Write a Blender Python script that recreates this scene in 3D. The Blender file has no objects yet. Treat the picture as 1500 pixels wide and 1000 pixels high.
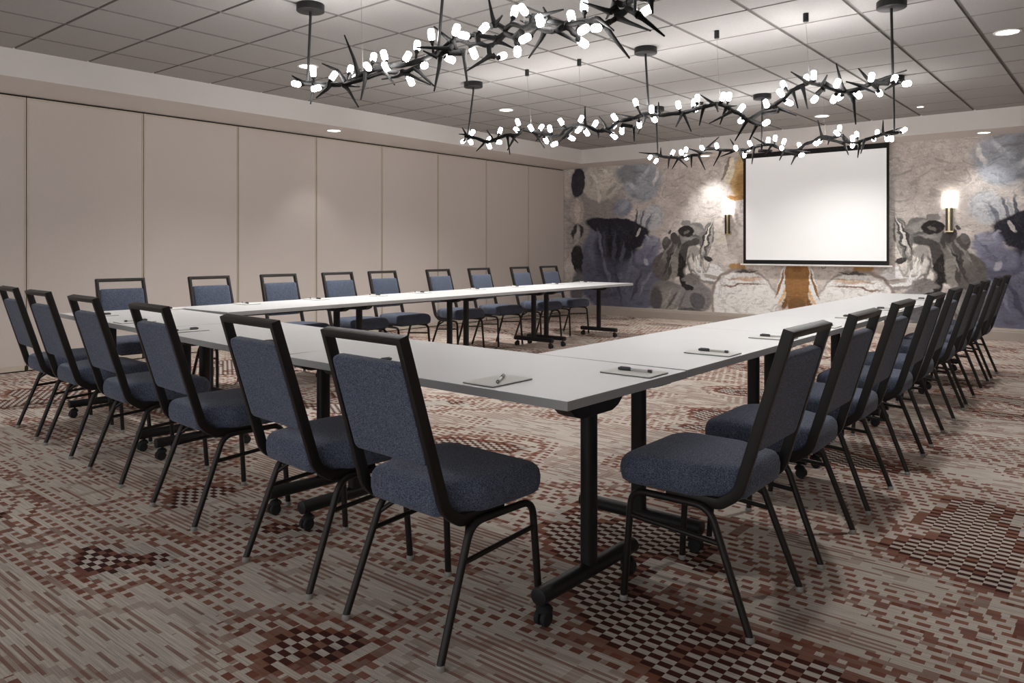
import bpy, bmesh, math, random
from mathutils import Vector, Matrix
random.seed(11)
SC = bpy.context.scene
COL = SC.collection
PI = math.pi

# ------------------------------------------------------------------ camera, exposure, world
cam_d = bpy.data.cameras.new('camera')
cam_d.sensor_width = 36.0
cam_d.lens = 36.0 * 1112.6 / 1500.0
cam_d.shift_y = -0.0903
cam_d.clip_start = 0.05
cam = bpy.data.objects.new('camera', cam_d)
COL.objects.link(cam)
cam.location = (0, 0, 1.2)
cam.rotation_euler = (PI / 2, 0, math.radians(39.494))
SC.camera = cam
SC.view_settings.view_transform = 'Standard'
SC.view_settings.look = 'None'
SC.view_settings.gamma = 1.0
SC.view_settings.use_curve_mapping = False
SC.view_settings.exposure = 0.6
world = bpy.data.worlds.new('world')
SC.world = world
world.use_nodes = True
world.node_tree.nodes['Background'].inputs[0].default_value = (.98, .99, 1.0, 1)
world.node_tree.nodes['Background'].inputs[1].default_value = 0.68
BULB = 46.0          # brightness of the chandelier bulbs
CAN_W = 150.0         # watts of a recessed ceiling light
WASH_W = 40.0        # watts of a wall-washing light in the lowered border
SCREEN_E = 0.16      # glow put into the white screen surface to brighten it

# room extents (metres)
XL, XR, YF, YB = -8.40, 2.60, -2.40, 11.75
ZC, ZS = 2.945, 2.70
XLIP, YLIP = -7.56, 11.10

# ------------------------------------------------------------------ helpers
def srgb(r, g, b):
    f = lambda v: (v / 255.0 / 12.92) if v <= 10 else ((v / 255.0 + 0.055) / 1.055) ** 2.4
    return (f(r), f(g), f(b), 1.0)

def obj(name, bm, mats, parent=None, loc=None, smooth=False):
    me = bpy.data.meshes.new(name)
    bmesh.ops.recalc_face_normals(bm, faces=bm.faces[:])
    if smooth:
        for f in bm.faces: f.smooth = True
    bm.to_mesh(me); bm.free()
    for m in (mats if isinstance(mats, (list, tuple)) else [mats]): me.materials.append(m)
    if smooth and smooth != True:
        me.set_sharp_from_angle(angle=math.radians(smooth))
    o = bpy.data.objects.new(name, me)
    COL.objects.link(o)
    if parent: o.parent = parent
    if loc: o.location = loc
    return o

def thing(name, label, cat, loc=(0, 0, 0), rz=0.0, group=None):
    o = bpy.data.objects.new(name, None)
    o.empty_display_size = 0.1
    COL.objects.link(o)
    o.location = loc; o.rotation_euler = (0, 0, rz)
    tag(o, label, cat, group)
    return o

def tag(o, label, cat, group=None):
    o['label'] = label; o['category'] = cat
    if group: o['group'] = group
    return o

def struct(o):
    o['kind'] = 'structure'
    return o

def dup(root, loc, rz, label, group=None):
    kids = {}
    r = root.copy(); COL.objects.link(r)
    r.location = loc; r.rotation_euler = (0, 0, rz); r['label'] = label
    if group: r['group'] = group
    for ch in list(root.children):
        c = ch.copy(); COL.objects.link(c); c.parent = r
        for g in list(ch.children):
            d = g.copy(); COL.objects.link(d); d.parent = c
    return r

def box(bm, x0, x1, y0, y1, z0, z1, bev=0.0, mi=0):
    g = bmesh.ops.create_cube(bm, size=1.0)
    for v in g['verts']:
        v.co = Vector((x0 + (v.co.x + .5) * (x1 - x0), y0 + (v.co.y + .5) * (y1 - y0), z0 + (v.co.z + .5) * (z1 - z0)))
    fs = list({f for v in g['verts'] for f in v.link_faces})
    for f in fs: f.material_index = mi
    if bev > 0:
        es = list({e for v in g['verts'] for e in v.link_edges})
        r = bmesh.ops.bevel(bm, geom=es, offset=bev, segments=2, profile=0.5, affect='EDGES')
        for f in r['faces']: f.material_index = mi

def fillet(pts, r, n=6):
    """round the inner corners of a polyline; r is a number or one radius per inner point"""
    P = [Vector(p) for p in pts]
    out = [P[0]]
    for i in range(1, len(P) - 1):
        rr = r[i - 1] if isinstance(r, (list, tuple)) else r
        a, b, c = P[i - 1], P[i], P[i + 1]
        u, v = (a - b), (c - b)
        lu, lv = u.length, v.length
        u.normalize(); v.normalize()
        ang = u.angle(v)
        if rr <= 0 or ang > 3.1: out.append(b); continue
        t = min(rr / math.tan(ang / 2), lu * .49, lv * .49)
        s, e = b + u * t, b + v * t
        for k in range(n + 1):
            q = k / n
            out.append((1 - q) ** 2 * s + 2 * q * (1 - q) * b + q * q * e)
    out.append(P[-1])
    return out

def sweep(bm, path, prof, up=(0, 0, 1), closed_ends=True, scale=None, mi=0):
    """sweep a closed 2-D profile (a: sideways, b: along 'up') along a path with mitred joints"""
    P = [Vector(p) for p in path]
    n = len(P); up = Vector(up)
    rings = []
    for i in range(n):
        t0 = (P[i] - P[i - 1]).normalized() if i > 0 else None
        t1 = (P[i + 1] - P[i]).normalized() if i < n - 1 else None
        t = (t0 + t1).normalized() if (t0 is not None and t1 is not None) else (t0 or t1)
        side = t.cross(up)
        if side.length < 1e-5: side = t.cross(Vector((1, 0, 0)))
        side.normalize(); u = side.cross(t).normalized()
        k = 1.0
        if t0 is not None and t1 is not None:
            k = 1.0 / max(0.35, math.cos(t0.angle(t1) / 2))
        bend = (t1 - t0) if (t0 is not None and t1 is not None) else Vector((0, 0, 0))
        if bend.length > 1e-6: bend.normalize()
        s = scale[i] if scale else 1.0
        ring = []
        for a, b in prof:
            off = side * a * s + u * b * s
            if k > 1.0001 and bend.length > .5: off = off + bend * off.dot(bend) * (k - 1)
            ring.append(bm.verts.new(P[i] + off))
        rings.append(ring)
    m = len(prof)
    for i in range(n - 1):
        for j in range(m):
            f = bm.faces.new((rings[i][j], rings[i][(j + 1) % m], rings[i + 1][(j + 1) % m], rings[i + 1][j]))
            f.material_index = mi
    if closed_ends:
        for r in (rings[0], rings[-1]):
            f = bm.faces.new(r); f.material_index = mi
    return rings

def circ(r, n=10, ry=None):
    ry = ry or r
    return [(r * math.cos(2 * PI * k / n), ry * math.sin(2 * PI * k / n)) for k in range(n)]

def rrect(w, h, r, n=3):
    out = []
    for cx, cy, a0 in ((w / 2 - r, h / 2 - r, 0), (-w / 2 + r, h / 2 - r, 90), (-w / 2 + r, -h / 2 + r, 180), (w / 2 - r, -h / 2 + r, 270)):
        for k in range(n + 1):
            a = math.radians(a0 + 90.0 * k / n)
            out.append((cx + r * math.cos(a), cy + r * math.sin(a)))
    return out

def lathe(bm, prof, n=24, loc=(0, 0, 0), axis=None, mi=0):
    """prof: (radius, height) from bottom to top, turned about z, optionally aimed along axis"""
    L = Vector(loc)
    R = Vector((0, 0, 1)).rotation_difference(Vector(axis)).to_matrix() if axis is not None else Matrix.Identity(3)
    rings = []
    for r, z in prof:
        if r < 1e-6:
            rings.append([bm.verts.new(L + R @ Vector((0, 0, z)))])
        else:
            rings.append([bm.verts.new(L + R @ Vector((r * math.cos(2 * PI * k / n), r * math.sin(2 * PI * k / n), z))) for k in range(n)])
    for a, b in zip(rings, rings[1:]):
        for k in range(n):
            k2 = (k + 1) % n
            if len(a) == 1 and len(b) == 1: continue
            if len(a) == 1: f = bm.faces.new((a[0], b[k2], b[k]))
            elif len(b) == 1: f = bm.faces.new((a[k], a[k2], b[0]))
            else: f = bm.faces.new((a[k], a[k2], b[k2], b[k]))
            f.material_index = mi
    for r in (rings[0], rings[-1]):
        if len(r) > 1:
            f = bm.faces.new(r); f.material_index = mi

def loft(bm, rings, mi=0):
    R = [[bm.verts.new(p) for p in r] for r in rings]
    m = len(R[0])
    for a, b in zip(R, R[1:]):
        for j in range(m):
            f = bm.faces.new((a[j], a[(j + 1) % m], b[(j + 1) % m], b[j])); f.material_index = mi
    for r in (R[0], R[-1]):
        f = bm.faces.new(r); f.material_index = mi

# ------------------------------------------------------------------ material helpers
class NT:
    def __init__(self, name):
        self.m = bpy.data.materials.new(name); self.m.use_nodes = True
        self.t = self.m.node_tree; self.n = self.t.nodes; self.bsdf = self.n['Principled BSDF']
    def node(self, typ, **k):
        x = self.n.new(typ)
        for a, v in k.items(): setattr(x, a, v)
        return x
    def put(self, sock, v):
        if hasattr(v, 'is_linked') or isinstance(v, bpy.types.NodeSocket): self.t.links.new(v, sock)
        else: sock.default_value = v
    def math(self, op, a, b=0.0, c=0.0, clamp=False):
        x = self.node('ShaderNodeMath', operation=op, use_clamp=clamp)
        for i, v in enumerate((a, b, c)): self.put(x.inputs[i], v)
        return x.outputs[0]
    def vmath(self, op, a, b=None):
        x = self.node('ShaderNodeVectorMath', operation=op)
        self.put(x.inputs[0], a)
        if b is not None: self.put(x.inputs[1], b)
        return x.outputs['Value'] if op in ('DOT_PRODUCT', 'LENGTH') else x.outputs[0]
    def mix(self, fac, a, b, blend='MIX'):
        x = self.node('ShaderNodeMix', data_type='RGBA', blend_type=blend)
        self.put(x.inputs[0], fac); self.put(x.inputs[6], a); self.put(x.inputs[7], b)
        return x.outputs[2]
    def ramp(self, v, a, b, lo=0.0, hi=1.0):
        x = self.node('ShaderNodeMapRange', clamp=True)
        self.put(x.inputs[0], v); self.put(x.inputs[1], a); self.put(x.inputs[2], b); self.put(x.inputs[3], lo); self.put(x.inputs[4], hi)
        return x.outputs[0]
    def noise(self, vec, scale, detail=2.0, rough=.5, dim='3D'):
        x = self.node('ShaderNodeTexNoise', noise_dimensions=dim)
        if vec is not None: self.t.links.new(vec, x.inputs['Vector'])
        x.inputs['Scale'].default_value = scale; x.inputs['Detail'].default_value = detail; x.inputs['Roughness'].default_value = rough
        return x
    def xyz(self, x, y, z):
        c = self.node('ShaderNodeCombineXYZ')
        for i, v in enumerate((x, y, z)): self.put(c.inputs[i], v)
        return c.outputs[0]
    def pos(self): return self.node('ShaderNodeTexCoord').outputs['Object']
    def bump(self, h, strength, dist=0.01):
        b = self.node('ShaderNodeBump'); b.inputs['Strength'].default_value = strength; b.inputs['Distance'].default_value = dist
        self.t.links.new(h, b.inputs['Height']); self.t.links.new(b.outputs[0], self.bsdf.inputs['Normal'])
    def base(self, v): self.put(self.bsdf.inputs['Base Color'], v)

def plain(name, col, rough=.5, metal=0.0, spec=.5, var=0.06, scale=9.0, bump=0.0, bscale=200.0):
    k = NT(name)
    p = k.pos()
    n = k.noise(p, scale, 3)
    f = k.ramp(n.outputs[0], .3, .7, 1 - var, 1 + var)
    k.base(k.mix(1.0, col, k.xyz(f, f, f), 'MULTIPLY'))
    k.bsdf.inputs['Roughness'].default_value = rough
    k.bsdf.inputs['Metallic'].default_value = metal
    k.bsdf.inputs['Specular IOR Level'].default_value = spec
    if bump: k.bump(k.noise(p, bscale, 2).outputs[0], bump, .002)
    return k.m

def glow(name, col, strength):
    k = NT(name)
    k.base((.9, .9, .9, 1))
    k.bsdf.inputs['Emission Color'].default_value = col
    k.bsdf.inputs['Emission Strength'].default_value = strength
    return k.m

def fabric_mat():
    k = NT('navy heathered fabric')
    p = k.pos()
    sx = k.vmath('MULTIPLY', p, (260, 260, 420))
    n = k.noise(sx, 1.0, 2, .6)
    n2 = k.noise(p, 60, 3)
    c = k.mix(k.ramp(n.outputs[0], .38, .68), srgb(50, 56, 73), srgb(123, 132, 151))
    c = k.mix(k.ramp(n2.outputs[0], .4, .75, 0, .35), c, srgb(60, 70, 94))
    k.base(c)
    k.bsdf.inputs['Roughness'].default_value = .95
    k.bsdf.inputs['Specular IOR Level'].default_value = .15
    k.bsdf.inputs['Sheen Weight'].default_value = .15
    k.bump(n.outputs[0], .5, .002)
    return k.m

def carpet_mat():
    k = NT('patterned carpet')
    p = k.pos()
    s = k.node('ShaderNodeSeparateXYZ'); k.t.links.new(p, s.inputs[0])
    x, y = s.outputs[0], s.outputs[1]
    CX, CY = .043, .0245
    cx = k.math('FLOOR', k.math('DIVIDE', x, CX)); cy = k.math('FLOOR', k.math('DIVIDE', y, CY))
    qx = k.math('MULTIPLY', cx, CX); qy = k.math('MULTIPLY', cy, CY)
    # broad carpet panels with a shifted repeat
    tx = k.math('FLOOR', k.math('DIVIDE', k.math('ADD', qx, .35), 1.55))
    wn = k.node('ShaderNodeTexWhiteNoise', noise_dimensions='1D'); k.t.links.new(tx, wn.inputs['W'])
    off = k.math('MULTIPLY', wn.outputs['Value'], 37.0)
    def field(dx, dy):
        v = k.xyz(k.math('MULTIPLY_ADD', qx, .95, dx * CX * .95), k.math('ADD', k.math('MULTIPLY_ADD', qy, 1.7, dy * CY * 1.7), off), off)
        return k.noise(v, 1.0, 1.5, .45).outputs[0]
    n, nx, ny = field(0, 0), field(1, 0), field(0, 1)
    v2 = k.xyz(k.math('MULTIPLY', qx, 1.2), k.math('ADD', k.math('MULTIPLY', qy, 1.8), 11.0), off)
    m = k.noise(v2, 1.0, 1.0, .4).outputs[0]
    # thin woven streaks running along x
    st = k.noise(k.xyz(k.math('MULTIPLY', x, 5.0), k.math('MULTIPLY', y, 190.0), 0.0), 1.0, 2.0, .6).outputs[0]
    st2 = k.noise(k.xyz(k.math('MULTIPLY', x, 4.0), k.math('MULTIPLY', y, 130.0), 5.0), 1.0, 2.0, .6).outputs[0]
    fib = k.noise(p, 330.0, 2.0).outputs[0]
    beige = k.mix(k.ramp(st, .32, .68), srgb(192, 181, 170), srgb(234, 224, 212))
    beige = k.mix(k.ramp(st2, .62, .66, 0, .5), beige, srgb(140, 137, 134))
    par = k.math('FLOORED_MODULO', k.math('ADD', cx, cy), 2.0)
    # rows of short rust dashes
    row = k.math('FLOORED_MODULO', cy, 2.0)
    rid = k.math('FLOOR', k.math('DIVIDE', cy, 2.0))
    wr = k.node('ShaderNodeTexWhiteNoise', noise_dimensions='2D')
    k.t.links.new(k.xyz(rid, k.math('FLOOR', k.math('DIVIDE', k.math('ADD', cx, k.math('MULTIPLY', rid, 1.0)), 3.0)), 0.0), wr.inputs['Vector'])
    dm = k.math('FLOORED_MODULO', k.math('ADD', k.math('DIVIDE', x, CX), k.math('MULTIPLY', rid, .45)), 1.5)
    dash = k.math('MULTIPLY', k.math('LESS_THAN', dm, .92), k.math('LESS_THAN', row, .5))
    dash = k.math('MULTIPLY', dash, k.math('GREATER_THAN', wr.outputs['Value'], .12))
    zone_d = k.math('MULTIPLY', k.math('GREATER_THAN', n, .455), k.math('LESS_THAN', n, .572))
    rust = k.mix(k.ramp(m, .40, .60), srgb(150, 98, 80), srgb(122, 64, 48))
    c = k.mix(k.math('MULTIPLY', k.math('MULTIPLY', dash, zone_d), .92), beige, rust)
    # thin broken rust lines where the checks fade out
    cf = k.math('FLOOR', k.math('DIVIDE', y, CY / 2))
    lr = k.math('LESS_THAN', k.math('FLOORED_MODULO', cf, 2.0), .5)
    lw = k.node('ShaderNodeTexWhiteNoise', noise_dimensions='2D')
    lsh = k.math('FLOOR', k.math('DIVIDE', k.math('ADD', k.math('DIVIDE', x, CX * .6), k.math('MULTIPLY', cf, 1.7)), 5.0))
    k.t.links.new(k.xyz(cf, lsh, 0.0), lw.inputs['Vector'])
    pres = k.math('GREATER_THAN', lw.outputs['Value'], k.ramp(m, .36, .60, .80, .22))
    zone_l = k.math('LESS_THAN', n, .455)
    ln = k.math('MULTIPLY', k.math('MULTIPLY', lr, pres), zone_l)
    c = k.mix(k.math('MULTIPLY', ln, .75), c, k.mix(k.ramp(st2, .4, .6), srgb(156, 112, 96), srgb(124, 84, 72)))
    # stepped outlines, one cell wide, round the checker fields
    def steps(K, o, both=False):
        f0 = k.math('FLOOR', k.math('MULTIPLY_ADD', n, K, o))
        ey = k.math('GREATER_THAN', k.math('ABSOLUTE', k.math('SUBTRACT', f0, k.math('FLOOR', k.math('MULTIPLY_ADD', ny, K, o)))), .5)
        if both:
            ex = k.math('GREATER_THAN', k.math('ABSOLUTE', k.math('SUBTRACT', f0, k.math('FLOOR', k.math('MULTIPLY_ADD', nx, K, o)))), .5)
            return k.math('MAXIMUM', ex, ey)
        return ey
    gz = k.math('MULTIPLY', k.math('GREATER_THAN', n, .575), k.math('LESS_THAN', n, .60))
    c = k.mix(gz, c, beige)
    c = k.mix(k.math('MULTIPLY', gz, k.ramp(st2, .45, .6, .0, .6)), c, srgb(136, 135, 132))
    c = k.mix(k.math('MULTIPLY', k.math('MULTIPLY', steps(10.0, .0, True), k.ramp(n, .45, .55, .35, 1.0)), .9), c, k.mix(k.ramp(m, .42, .58), srgb(122, 66, 50), srgb(142, 92, 70)))
    zq = k.math('MULTIPLY', k.math('GREATER_THAN', n, .52), k.math('LESS_THAN', n, .6))
    c = k.mix(k.math('MULTIPLY', k.math('MULTIPLY', steps(20.0, .5), zq), .85), c, k.mix(k.ramp(m, .42, .58), srgb(124, 70, 54), srgb(142, 90, 72)))
    zc = k.math('GREATER_THAN', n, .592)
    c = k.mix(k.math('MULTIPLY', zc, par), c, k.mix(k.ramp(m, .35, .65), srgb(68, 40, 38), srgb(86, 46, 38)))
    c = k.mix(k.ramp(fib, .35, .75, 0, .28), c, srgb(84, 72, 66))
    k.base(c)
    k.bsdf.inputs['Roughness'].default_value = 1.0
    k.bsdf.inputs['Specular IOR Level'].default_value = .08
    k.bump(fib, .6, .004)
    return k.m

def mural_mat():
    k = NT('brushed paint mural')
    p = k.pos()
    s = k.node('ShaderNodeSeparateXYZ'); k.t.links.new(p, s.inputs[0])
    u = k.math('ABSOLUTE', k.math('ADD', s.outputs[0], 4.03)); z = s.outputs[2]
    q0 = k.xyz(u, z, 0.0)
    def warp(scale, amp, detail):
        n = k.noise(q0, scale, detail, .6)
        d = k.vmath('SUBTRACT', n.outputs['Color'], (.5, .5, .5))
        return k.vmath('ADD', q0, k.vmath('MULTIPLY', d, (amp, amp, 0)))
    w1 = warp(2.2, .24, 4.0); w2 = warp(4.0, .20, 6.0)
    grain = k.noise(k.vmath('MULTIPLY', w2, (9, 26, 1)), 1.0, 4, .65).outputs[0]
    swirl = k.noise(w1, 3.2, 6, .7)
    c = k.mix(k.ramp(swirl.outputs[0], .35, .65), srgb(200, 191, 186), srgb(226, 218, 212))
    for (cu, cz, ru, rz, rot, col, soft, w) in STROKES:
        a = math.radians(rot); ca, sa = math.cos(a), math.sin(a)
        wv = w1 if w == 1 else w2
        e = k.vmath('SUBTRACT', wv, (cu, cz, 0))
        du = k.vmath('DOT_PRODUCT', e, (ca / ru, sa / ru, 0))
        dz = k.vmath('DOT_PRODUCT', e, (-sa / rz, ca / rz, 0))
        r2 = k.math('MULTIPLY_ADD', du, du, k.math('MULTIPLY', dz, dz))
        f = k.ramp(r2, 1.0 + soft * 1.4, 1.0 - soft)
        c = k.mix(f, c, col + (1,))
    pn = k.noise(k.vmath('MULTIPLY', q0, (1.0, 1.5, 1.0)), 3.4, 7, .62)
    pn.inputs['Distortion'].default_value = 2.6
    g2 = k.math('MULTIPLY', k.ramp(grain, .25, .75, .84, 1.14), k.ramp(pn.outputs[0], .30, .70, .74, 1.26))
    c = k.mix(1.0, c, k.xyz(g2, g2, g2), 'MULTIPLY')
    ridge = k.math('ABSOLUTE', k.math('SUBTRACT', pn.outputs[0], .47))
    rg = k.ramp(ridge, .018, .003, 1.0, 1.38)
    c = k.mix(1.0, c, k.xyz(rg, rg, rg), 'MULTIPLY')
    vein = k.math('ABSOLUTE', k.math('SUBTRACT', swirl.outputs[0], .5))
    c = k.mix(k.ramp(vein, .010, .002, 0, .35), c, srgb(120, 110, 104))
    k.base(c)
    k.bsdf.inputs['Roughness'].default_value = .75
    k.bsdf.inputs['Specular IOR Level'].default_value = .2
    k.bump(grain, .25, .004)
    return k.m

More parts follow.
